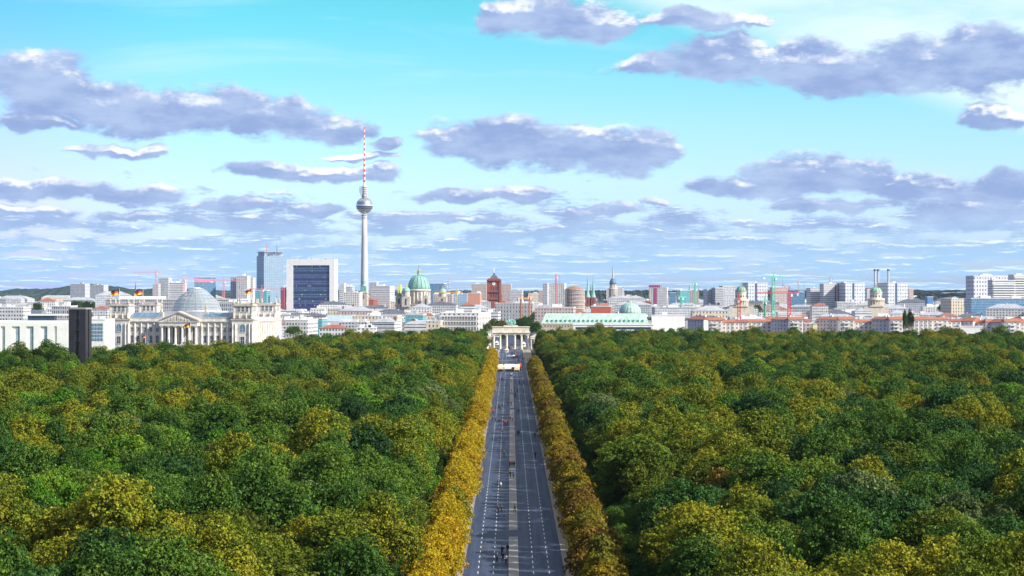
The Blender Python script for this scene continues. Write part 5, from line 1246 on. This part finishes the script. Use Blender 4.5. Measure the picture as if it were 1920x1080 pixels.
cnt = {}
for (xm, d, W, dep, px, ri) in sorted(fills, key=lambda f: f[4]):
    fm = rf.choices([W1, W2, W3, W6, W5, W4], [6, 6, 3, 5, 1, 2])[0]
    H = rf.uniform(14, 21) if rf.random() < .86 else rf.uniform(21, 30)
    if d > 3000: H *= rf.choice([1, 1, 1.2, 1.45])
    if 880 < px < 1020 and d < 3000: H = min(H, 19)
    q = rf.random(); right = px > 950
    if q < (.30 if right else .18) and W < 30: roof, rm, rw = 'hip', rf.choice([red_t, org_t, red_t]), 'red tiled'
    elif q < .45: roof, rm, rw = 'hip', rf.choice([grey_m, grey_k, grey_m]), 'dark hipped'
    else: roof, rm, rw = 'flat', rf.choice([grey_l, white, grey_m, grey_l]), 'flat'
    if (xm, d) not in solo_h:
        mass_mb.cur = mass_mats.index(fm); mass_mb.box(xm-W/2, xm+W/2, d, d+dep, 0, H); mass_mb.cur = mass_mats.index(rm)
        if roof == 'hip': mass_mb.hip(xm-W/2, xm+W/2, d, d+dep, H+.003, H+min(W, dep)*.22)
        else:
            mass_mb.box(xm-W/2-.2, xm+W/2+.2, d-.2, d+dep+.2, H+.003, H+.8)
            for k in range(rf.randint(1, 3)): ux = xm+rf.uniform(-W/2, W/2-4); mass_mb.box(ux, ux+rf.uniform(2, W/4+2), d+2, d+dep*.6, H+.8, H+rf.uniform(2, 4.5))
        continue
    li = min(range(len(LM)), key=lambda i: abs(LM[i][0]-px)); sidew = 'left' if px < LM[li][0] else 'right'
    zone = 'near' if d < 2500 else ('midway' if d < 3600 else 'far')
    key = (WALLC[fm.name], rw, li, sidew, zone); cnt[key] = cnt.get(key, 0)+1
    lb = '%s %s-roofed town house, %s %s of %s' % (WALLC[fm.name], rw, zone, sidew, LM[li][1])
    if cnt[key] > 1: lb = lb.replace('town house', 'town house (%s such)' % ordinal(cnt[key]))
    yt = HY+(CAMH-H)*F/d
    block('town_house', lb, 'town house', CX+(xm-W/2-CAMX)*F/d, CX+(xm+W/2-CAMX)*F/d, yt, d, dep, rf.choice([-6, -6, -5, 0, 8, -14]), fm, roof, rm, 'ordinary houses of the town', units=rf.randint(1, 5))
tag(mass_mb.build('distant_houses', mass_mats), 'mass of small pale and red roofed houses spreading to the horizon', 'houses', kind='stuff')
# ------------------------------------------------------------------ far hills and far woods
hill_m = leafmat('far_foliage', (0.022,0.042,0.045), (0.05,0.075,0.075), 0.0)  # leaf colour tinted blue in place of distance haze
def ridge(name, d, px0, px1, prof, depth, seed, kind, bump=3.0, lbl=None):
    rd = random.Random(seed); n = int((px1-px0)*1.2); mb = MB(); vs = []; 
    x0, x1 = WX(px0, d), WX(px1, d); k = 5
    for j in range(k):
        for i in range(n):
            px = px0+(px1-px0)*i/(n-1); f = math.sin(PI*j/(k-1))**.7
            y = prof(px); h = WZ(y, d)*f+(rd.uniform(-bump, bump) if 0 < j < k-1 else 0)*1.0
            vs.append((x0+(x1-x0)*i/(n-1)+rd.uniform(-4, 4), d+depth*j/(k-1), max(0, h) if 0 < j < k-1 else -1))
    mb.add(vs, [(j*n+i, j*n+i+1, (j+1)*n+i+1, (j+1)*n+i) for j in range(k-1) for i in range(n-1)])
    o = mb.build(name, hill_m); return tag(o, lbl, None, None, kind)
def hp(px):
    return 543.5-9.5*math.exp(-((px-95)/50)**2)-3*math.exp(-((px-150)/20)**2)-5*math.exp(-((px-275)/18)**2)+.8*math.sin(px*.3)+.6*math.sin(px*.71)
ridge('hills', 8200, -60, 330, hp, 1400, 1, 'structure', 5)
ridge('hills', 9500, -60, 2000, lambda px: 545.2+.6*math.sin(px*.07)+.4*math.sin(px*.31), 1500, 2, 'structure', 4)
ridge('hills', 5900, -60, 2000, lambda px: 551.0+1.2*math.sin(px*.05)+.6*math.sin(px*.23), 500, 4, 'structure', 3)
# ------------------------------------------------------------------ trees of the town
def town_tree(px, ytop, d, fi, s, label, cat='tree', group=None, sx=None, vis=0):
    H = WZ(ytop, d); me, f_, si = VAR[fi*3+vis]; e = empty('town_tree', (WX(px, d), d, 0), rc.uniform(0, 6)); h0 = SHAPES[si]['z0']+SHAPES[si]['H']*.92
    sz = H/h0; sxy = s if sx is None else sx; e.scale = (sxy, sxy, sz); tag(e, label, cat, group); link('crown', me, e); link('trunk', trunks[si], e); return e
town_tree(1696.5, 587, 1640, 0, 1, 'slender dark poplar before the orange roofs, shorter and left of its twin', 'poplar', sx=.36)
town_tree(1706, 585.5, 1645, 0, 1, 'tall dark poplar before the orange roofs, right of its twin', 'poplar', sx=.5, vis=1)
town_tree(1329, 585, 2300, 1, 1.6, 'round green tree among roofs left of the red crane')
town_tree(914, 607, 1830, 7, .9, 'grey green tree just left of the gate behind the wood')
town_tree(926, 600, 1900, 2, .9, 'olive tree behind the left end of the gate')
town_tree(941, 603, 1960, 6, .9, 'brownish tree behind the gate left of the chariot')
for i, (px, yt, d) in enumerate([(984, 601, 1900), (991, 598, 1960), (985, 596, 2060), (998, 606, 1850), (975, 600, 2000), (1006, 606, 1830)]):
    town_tree(px, yt, d, 0, .85, 'dark green tree behind the right end of the gate, %s of six' % ordinal(i+1), group='dark trees behind the gate')
for i in range(14):
    px = [140, 152, 163, 178, 70, 58, 236, 550, 742, 1005, 1225, 1420, 1768, 1790][i]; d = [3300, 3350, 3300, 3400, 3000, 3100, 2200, 1860, 2300, 2500, 2200, 3000, 2900, 2950][i]
    town_tree(px, [566,565,567,566,570,568,600,612,598,585,596,572,572,571][i], d, i % 2, 1.3, 'green town tree standing among roofs near the %s, %s of fourteen' % (min(LM, key=lambda l: abs(l[0]-px))[1], ordinal(i+1)), group='trees among the roofs')

for i in range(26):  # tree rows added to darken what shows between the gate columns
    y = 1900+(i//2)*42+rc.uniform(-5, 5); sx = -1 if i % 2 else 1; me, f_, si = VAR[(0, 1, 0, 2)[i % 4]*3+i % 3]
    e = empty('added_boulevard_tree', (sx*rc.uniform(6.5, 9), y, 0), rc.uniform(0, 6)); e.scale = (.62, .62, .52)
    tag(e, 'boulevard linden added to darken the view through the gate, %s of the %s row' % (ordinal(i//2+1), 'left' if sx < 0 else 'right'), 'tree', 'boulevard lindens added beyond the gate'); link('crown', me, e); link('trunk', trunks[si], e)
# ------------------------------------------------------------------ people
def tube_chain(mb, pts, n=8):
    """one tapering limb: list of (x,y,z,r) rings"""
    vs = []; k = len(pts)
    for i, (x, y, z, r) in enumerate(pts):
        a = Vector(pts[max(0, i-1)][:3]); b = Vector(pts[min(k-1, i+1)][:3]); d = (b-a).normalized()
        up = Vector((0,1,0)) if abs(d.y) < .9 else Vector((1,0,0)); u = d.cross(up).normalized(); v = d.cross(u).normalized()
        for j in range(n): t = 2*PI*j/n; q = Vector((x, y, z))+u*(r*math.cos(t))+v*(r*math.sin(t)); vs.append(tuple(q))
    mb.add(vs, [(i*n+j, i*n+(j+1)%n, (i+1)*n+(j+1)%n, (i+1)*n+j) for i in range(k-1) for j in range(n)]+[tuple(range(n-1, -1, -1)), tuple((k-1)*n+j for j in range(n))])
def skin_body(name, verts, edges, radii, sub=1):
    me = bpy.data.meshes.new(name); me.from_pydata(verts, edges, []); o = bpy.data.objects.new(name, me); COL.objects.link(o)
    sk = o.modifiers.new('skin', 'SKIN'); me.skin_vertices or bpy.ops
    sv_ = me.skin_vertices[0].data if me.skin_vertices else None
    if sv_ is None:
        bpy.context.view_layer.objects.active = o
    for i, r in enumerate(radii): me.skin_vertices[0].data[i].radius = (r, r) if not hasattr(r, '__len__') else r
    me.skin_vertices[0].data[0].use_root = True
    ss = o.modifiers.new('sub', 'SUBSURF'); ss.levels = sub; ss.render_levels = sub
    dg_ = bpy.context.evaluated_depsgraph_get(); out = bpy.data.meshes.new_from_object(o.evaluated_get(dg_)); out.name = name
    bpy.data.objects.remove(o); return out
def pose(stride, arm, lean=0.0):
    """joint positions of a 1.78 m adult facing +y, mid-stride"""
    s = stride
    J = [(0,0,.95),(0,.01,1.12),(0,.0+lean*.3,1.38),(0,lean*.5,1.50),(0,.02+lean*.6,1.60),(0,.03+lean*.6,1.70)]
    E = [(0,1),(1,2),(2,3),(3,4),(4,5)]; Rr = [(.15,.11),(.13,.10),(.17,.11),(.055,.055),(.085,.095),(.075,.09)]
    for sx, ph in ((-1, 1), (1, -1)):
        k = len(J); J += [(sx*.10, 0, .90), (sx*.11, ph*s*.5+.03, .50), (sx*.11, ph*s-(.12 if ph < 0 else 0), .09 if ph > 0 else .13), (sx*.12, ph*s+.13-(.10 if ph < 0 else 0), .04 if ph > 0 else .05)]
        E += [(0,k),(k,k+1),(k+1,k+2),(k+2,k+3)]; Rr += [.088,.058,.042,.04]
    for sx, ph in ((-1, -1), (1, 1)):
        k = len(J); J += [(sx*.19, lean*.4, 1.41), (sx*.235, ph*arm*.35-.01, 1.13), (sx*.22, ph*arm+.05, .89), (sx*.215, ph*arm+.08, .81)]
        E += [(2,k),(k,k+1),(k+1,k+2),(k+2,k+3)]; Rr += [.052,.040,.030,.032]
        for f in range(4):
            k2 = len(J); L = (.065,.08,.075,.06)[f]; J.append((J[k+3][0]+sx*.008, J[k+3][1]-.03+f*.02, J[k+3][2]-L)); E.append((k+3, k2)); Rr.append(.009)
        k2 = len(J); J.append((J[k+3][0]-sx*.02, J[k+3][1]+.05, J[k+3][2]-.03)); E.append((k+3, k2)); Rr.append(.01)
    return J, E, Rr
skin_t = mat('skin_tone', (.55,.36,.27), .6, .06)
CLOTH = {'black': (.02,.02,.025), 'dark blue': (.03,.05,.13), 'red': (.45,.03,.03), 'white': (.75,.75,.75), 'bright blue': (.05,.12,.50), 'grey': (.16,.16,.18), 'beige': (.48,.40,.28), 'brown': (.12,.07,.05)}
clothm = {k: mat('cloth_'+k.replace(' ', '_'), v, .85, .1, 3.0) for k, v in CLOTH.items()}
hairm = [mat('hair_brown', (.07,.04,.025), .6, .2, 5), mat('hair_blond', (.32,.22,.10), .6, .2, 5), mat('hair_dark', (.02,.015,.012), .6, .2, 5)]
POSES = []
for s_, a_, l_ in ((.30,.22,.05), (.18,.12,.02), (.05,.03,.0), (-.26,-.2,.04)):
    J, E, Rr = pose(s_, a_, l_)
    bm_ = skin_body('body', J, E, Rr)
    # face: nose, eyes, mouth, ears as small shapes merged in the body mesh
    hx, hy, hz = J[5][0], J[5][1], J[5][2]-.04
    f = MB(); f.prismx([(hy+.075, hz-.03), (hy+.115, hz-.02), (hy+.08, hz+.02)], -.015, .015); f.box(-.045,-.02,hy+.078,hy+.092,hz+.02,hz+.032); f.box(.02,.045,hy+.078,hy+.092,hz+.02,hz+.032); f.box(-.025,.025,hy+.075,hy+.088,hz-.06,hz-.05)
    f.box(-.095,-.08,hy-.02,hy+.02,hz-.02,hz+.03); f.box(.08,.095,hy-.02,hy+.02,hz-.02,hz+.03)
    base = [tuple(v.co) for v in bm_.vertices]; fs = [tuple(p.vertices) for p in bm_.polygons]
    b2 = MB(); b2.add(base, fs); b2.v += [tuple(v) for v in f.v]; b2.f += [tuple(i+len(base) for i in q) for q in f.f]; b2.mi += [0]*len(f.f)
    body = b2.mesh('body', skin_t, True)
    jk = MB()
    tube_chain(jk, [(0,0,.80,.175),(0,0,.95,.165),(0,.01,1.12,.150),(0,l_*.3,1.36,.190),(0,l_*.4,1.46,.13),(0,l_*.5,1.51,.075)], 12)
    for v in range(len(jk.v)): x, y, z = jk.v[v]; jk.v[v] = (x, y*.78, z)
    for sx, ph in ((-1,-1),(1,1)): tube_chain(jk, [(sx*.14, l_*.4, 1.43, .07), (sx*.20, l_*.4, 1.40, .068), (sx*.235, ph*a_*.35-.01, 1.13, .056), (sx*.22, ph*a_+.05, .88, .044)])
    jacket = jk.mesh('jacket', clothm['black'], True)
    tr_ = MB(); tube_chain(tr_, [(0,0,.82,.165),(0,0,.92,.165),(0,0,1.0,.15)], 12)
    for sx, ph in ((-1,1),(1,-1)): tube_chain(tr_, [(sx*.09, 0, .92, .105), (sx*.11, ph*s_*.5+.03, .50, .073), (sx*.11, ph*s_-(.12 if ph < 0 else 0), .12, .060)])
    trousers = tr_.mesh('trousers', clothm['dark blue'], True)
    hr = MB().lathe([(.03, hz-.06), (.098, hz-.02), (.105, hz+.05), (.085, hz+.10), (.03, hz+.125)], 12, 0, hy-.018).mesh('hair', hairm[0], True)
    sh = MB()
    for sx, ph in ((-1,1),(1,-1)):
        y0 = ph*s_-(.12 if ph < 0 else 0); z0 = .0 if ph > 0 else .03
        sh.box(sx*.12-.05, sx*.12+.05, y0-.08, y0+.18, z0, z0+.09)
    shoes = sh.mesh('shoes', clothm['black'])
    POSES.append((body, jacket, trousers, hr, shoes))
def person(x, y, jc, tcx, rz, pi, label, group, z=0.07, parts=True):
    P_ = POSES[pi]; e = empty('person', (x, y, z), rz, label, 'person', group); s = 1.06 if parts else 1.0
    link('body', P_[0], e).scale = (s,)*3
    for nm, me, m_ in (('jacket', P_[1], clothm[jc]), ('trousers', P_[2], clothm[tcx]), ('hair', P_[3], hairm[(int(x*7+y)) % 3])):
        o = link(nm, me, e); o.scale = (s,)*3; o.material_slots[0].link = 'OBJECT'; o.material_slots[0].material = m_
    if parts: link('shoes', P_[4], e).scale = (s,)*3
    return e
rp_ = random.Random(31)
PPL = [(882,933,'black','black',1),(888,933,'black','dark blue',1),(945,857,'black','black',0),(1004,858.5,'dark blue','black',0),(956,878,'red','black',1),(960,878,'red','dark blue',1),(964,878,'black','black',1),(957,897,'black','black',1),(962.6,897,'bright blue','black',1),(938.8,917,'white','grey',2),
 (934,963,'black','black',0),(941,963,'black','dark blue',0),(965,962,'beige','black',1),(932,1054.6,'dark blue','black',0),(942.6,1054,'black','dark blue',0),(951.8,1038,'black','brown',1),(949,1059,'white','black',0),(941.7,1041,'dark blue','black',1)]
Z1 = [(462,590),(498,660),(555,650),(585,655),(470,690),(485,720),(455,680),(430,690),(398,800),(425,815),(465,820),(550,850),(578,810),(600,825),(645,735),(660,735),(497,950),(647,955),(663,955),(825,980),(775,640),(617,485),(590,525),(615,570),(630,565),(668,435),(710,435),(585,420),(575,365),(460,450),(465,400),(485,405),(500,405),(710,520),(735,520),(430,350),(650,525)]
for X_, Y_ in Z1: PPL.append((850+X_/5.4, 640+Y_/5.4, rp_.choice(['black','black','dark blue','grey','black','brown']), rp_.choice(['black','dark blue','grey']), rp_.randrange(3)))
for X_, Y_ in ((400,730),(408,735),(515,850),(524,852),(535,850)): PPL.append((850+X_/5.4, 640+Y_/5.4, 'red', 'dark blue', rp_.randrange(3)))
zone_n = {}
PPL.sort(key=lambda p: -p[1])
def zone(x): return 'left pavement' if x < KL else ('median strip' if abs(x) < MED+.2 else ('left carriageway' if x < 0 else ('right carriageway' if x < KR else 'right pavement')))
for (px, py, jc, tc_, ph) in PPL:
    d = CAMH*F/(py-HY); x = WX(px, d); zn = zone(x); key = (jc, tc_, zn); zone_n[key] = zone_n.get(key, 0)+1
    lb = 'person in %s jacket and %s trousers walking on the %s, %s nearest' % (jc, tc_, zn, ordinal(zone_n[key]))
    person(x, d, jc, tc_, rp_.choice([0, PI, 0, .4, PI-.4]), ph if ph < 3 else 0, lb, 'people walking on the closed avenue', 0.22 if (abs(x) < MED or x < KL or x > KR) else 0.07)
cz = {}
for i in range(70):
    py = rp_.choice([rp_.uniform(655.5, 661), rp_.uniform(655, 658), rp_.uniform(660, 680)]); px = rp_.uniform(929, 989)
    d = CAMH*F/(py-HY); x = WX(px, d); jc = rp_.choice(list(CLOTH)); tc_ = rp_.choice(['black', 'dark blue', 'grey'])
    key = (jc, tc_); cz[key] = cz.get(key, 0)+1
    person(x, d, jc, tc_, rp_.uniform(0, 6), rp_.randrange(4), 'tiny person in %s jacket and %s trousers in gate crowd, %s from left' % (jc, tc_, ordinal(cz[key])), 'crowd before the stone gate', 0.07, parts=False)
# fix the "from left" order
for key in cz:
    L = sorted([o for o in COL.objects if o.get('group') == 'crowd before the stone gate' and ('in %s jacket and %s trousers' % key) in o['label']], key=lambda o: o.location.x/o.location.y)
    for i, o in enumerate(L): o['label'] = 'tiny person in %s jacket and %s trousers in gate crowd, %s from left' % (key[0], key[1], ordinal(i+1))
# ------------------------------------------------------------------ stalls, tents, vehicles, lamps, statue
def stall(px, py, w, h, canv, label, dep=3.0):
    d = YG(py); e = empty('market_stall', (WX(px, d), d, .07), 0, label, 'market stall', 'stalls set across the avenue')
    MB().prismx([(-.6, h*.62), (-.6, h*.66), (dep*.5, h+.06), (dep+.4, h*.72), (dep+.4, h*.68), (dep*.5, h)], -w/2, w/2).build('awning', canv, e)
    MB().box(-w/2, w/2, -.62, -.55, h*.36, h*.64).build('valance', canv, e)
    for sx in (-1, 1):
        for y in (-.5, dep+.3): MB().cyl(sx*(w/2-.12), y, 0, h*.66, .05, .05, 6).build('post', white_s, e)
    MB().box(-w/2+.2, w/2-.2, 0, .7, 0, .95).build('counter', blk, e); MB().box(-w/2+.1, w/2-.1, dep-.1, dep, .0, h*.66).build('back_panel', canv, e)
    return e
stall(936, 697, 5.0, 4.3, awn_y, 'pale yellow market stall at the left end of the row across the avenue')
stall(944.2, 696, 1.9, 3.6, mat('tan_canvas', (.45,.35,.26), .8), 'narrow tan stall between the yellow and the white stall')
stall(955.3, 697, 6.0, 4.5, awn_w, 'wide white market stall in the middle of the row across the avenue')
stall(966.8, 697, 5.0, 4.3, awn_y, 'pale yellow market stall right of the white one')
stall(974.5, 694, 2.2, 4.0, awn_r, 'small red and white stall at the right end of the row')
def tent(px, py, w, h, canv, label):
    d = YG(py); e = empty('pavilion_tent', (WX(px, d), d, .07), 0, label, 'tent', 'tents before the stone gate')
    MB().lathe([(w*.74, h*.55), (w*.74, h*.62), (w*.3, h*.78), (.06, h)], 4).build('canopy', canv, e)
    for sx in (-1, 1):
        for sy in (-1, 1): MB().cyl(sx*w*.5, sy*w*.5, 0, h*.6, .05, .05, 6).build('post', white_s, e)
    MB().box(-w*.5, w*.5, w*.48, w*.5, 0, h*.58).build('back_wall', canv, e)
for px, py, w, h, cv, lb in ((927, 662, 3.6, 4.0, awn_w, 'white pointed tent at the left kerb before the gate'), (950.5, 661, 3.0, 3.4, awn_w, 'white pointed tent before the middle columns of the gate'), (954, 654.5, 2.6, 4.2, awn_w, 'white kiosk tent between the columns of the gate'), (982.3, 650, 3.4, 4.4, awn_w, 'white pointed tent under the right end of the gate'), (963.5, 671, 2.6, 2.2, awn_w, 'small white tent beside the red car'), (932, 647, 3.4, 4.0, awn_w, 'white tent behind the left columns of the gate')):
    tent(px, py, w, h, cv, lb)
def car(x, y, rz, paint, label, L=4.3, W=1.8, h=1.45):
    e = empty('parked_car', (x, y, .07), rz, label, 'car')
    prof = [(-L/2, .35), (-L/2, .80), (-L*.46, .92), (-L*.30, .98), (-L*.18, h), (L*.20, h), (L*.36, .95), (L*.48, .85), (L/2, .65), (L/2, .35)]
    b = MB(); b.prismx(prof, -W/2, W/2)
    b.build('body', paint, e)
    g = MB(); g.prismx([(-L*.285, .985), (-L*.175, h-.06), (L*.19, h-.06), (L*.335, .965)], -W/2-.012, -W/2-.002); g.prismx([(-L*.285, .985), (-L*.175, h-.06), (L*.19, h-.06), (L*.335, .965)], W/2+.002, W/2+.012)
    g.build('side_window', glass_d, e)
    s = MB(); s.add([(-W*.42, -L*.305-.01, .99), (W*.42, -L*.305-.01, .99), (W*.38, -L*.185-.01, h-.04), (-W*.38, -L*.185-.01, h-.04)], [(0,1,2,3)]); s.build('rear_window', glass_d, e)
    s = MB(); s.add([(W*.42, L*.365+.01, .97), (-W*.42, L*.365+.01, .97), (-W*.38, L*.205+.01, h-.04), (W*.38, L*.205+.01, h-.04)], [(0,1,2,3)]); s.build('windscreen', glass_d, e)
    for sx in (-1, 1):
        for yy in (-L*.32, L*.31):
            w = MB().cyl(0, 0, -.11, .11, .33, .33, 18); w.v = [(sx*(W/2-.08)+c_, yy+a_, .33+b_) for a_, b_, c_ in w.v]; wo = w.build('wheel', blk, e)
            r = MB().cyl(0, 0, -.02, .02, .2, .2, 12); r.v = [(sx*(W/2+.045)+c_, yy+a_, .33+b_) for a_, b_, c_ in r.v]; r.build('rim', steel, wo)
        MB().box(sx*.62-.18, sx*.62+.18, -L/2-.03, -L/2-.003, .62, .78).build('tail_light', red_p, e)
        MB().box(sx*.62-.2, sx*.62+.2, L/2+.003, L/2+.03, .48, .62).build('headlight', glass_p, e)
    return e
d = YG(671); car(WX(968.6, d), d, PI/2, red_p, 'small red car standing across the avenue before the gate')
d = YG(669); car(WX(955, d), d, PI/2, mat('car_white', (.75,.75,.76), .35, .03), 'white car standing across the avenue left of the red car')
d = YG(664.5); car(WX(962, d), d, .4, mat('car_black', (.03,.03,.04), .3, .03), 'dark car parked close before the middle of the gate')
d = YG(866); car(WX(1027, d)+.4, d, 0, mat('car_silver', (.42,.46,.52), .35, .05), 'silver blue car half hidden under the right lindens')
def lamp(px, pyb, h, label):
    d = YG(pyb); e = empty('street_lamp', (WX(px, d), d, .18), 0, label, 'street lamp', 'lamps on the left pavement')
    MB().cyl(0, 0, 0, .5, .14, .11, 10).cyl(0, 0, .5, h-.6, .07, .05, 10).build('pole', grey_m, e)
    MB().bar((-.45,0,h-.8),(.45,0,h-.8),.07).build('arm', grey_m, e)
    for sx in (-1, 1):
        MB().lathe([(.10,h-.78),(.22,h-.6),(.22,h-.2),(.12,h-.1)], 10, sx*.45, 0).build('lantern', mat('opal_glass', (.7,.7,.68), .3), e)
        MB().lathe([(.26,h-.1),(.05,h+.05)], 10, sx*.45, 0).build('lamp_cap', grey_m, e)
lamp(882.3, 836, 5.2, 'two-armed street lamp in the gap of the left linden row, farther one')
lamp(881.5, 845, 5.2, 'two-armed street lamp in the gap of the left linden row, nearer one')
lamp(1019.8, 850, 3.8, 'short two-armed lamp at the edge of the right pavement')
d = YG(864); e = empty('traffic_sign', (WX(896, d), d, .18), 0, 'red rimmed round sign on a pole at the left pavement gap', 'sign')
MB().cyl(0, 0, 0, 3.0, .05, .05, 8).build('pole', grey_m, e)
for nm, r, y0, m_ in (('sign_rim', .38, -.10, red_p), ('sign_face', .28, -.115, white)):
    q = MB().cyl(0, 0, 0, .03, r, r, 20); q.v = [(x, y0+z, 2.7+y) for x, y, z in q.v]; q.build(nm, m_, e)
e = empty('statue', (0, ysl, .24), 0, 'dark bronze calling figure on a pedestal at the round end of the median', 'statue')
MB().box(-.55, .55, -.55, .55, 0, 1.3).box(-.65,.65,-.65,.65,0,.2).build('pedestal', stone_d, e)
s = bpy.data.objects.new('figure', POSES[2][0].copy()); s.data.materials.clear(); s.data.materials.append(bronze); COL.objects.link(s); s.parent = e; s.location = (0,0,1.3); s.scale = (1.6,)*3; s.rotation_euler = (0,0,PI)
c_ = bpy.data.objects.new('robe', POSES[2][1].copy()); c_.data.materials.clear(); c_.data.materials.append(bronze); COL.objects.link(c_); c_.parent = e; c_.location = (0,0,1.3); c_.scale = (1.6,)*3
# ------------------------------------------------------------------ haze
hm = bpy.data.materials.new('haze'); hm.use_nodes = True; T = NT(hm.node_tree)
pv = T.n('ShaderNodeVolumePrincipled', Color=(0.62, 0.78, 1.0, 1), Density=1.3e-5, Anisotropy=0.0)
o_ = T.n('ShaderNodeOutputMaterial'); T.t.links.new(pv.outputs[0], o_.inputs['Volume'])
tag(MB().box(-9100, 9100, -300, 14100, -1.5, 420).build('haze', hm), 'thin blue haze in the air over the city', 'haze', kind='stuff')
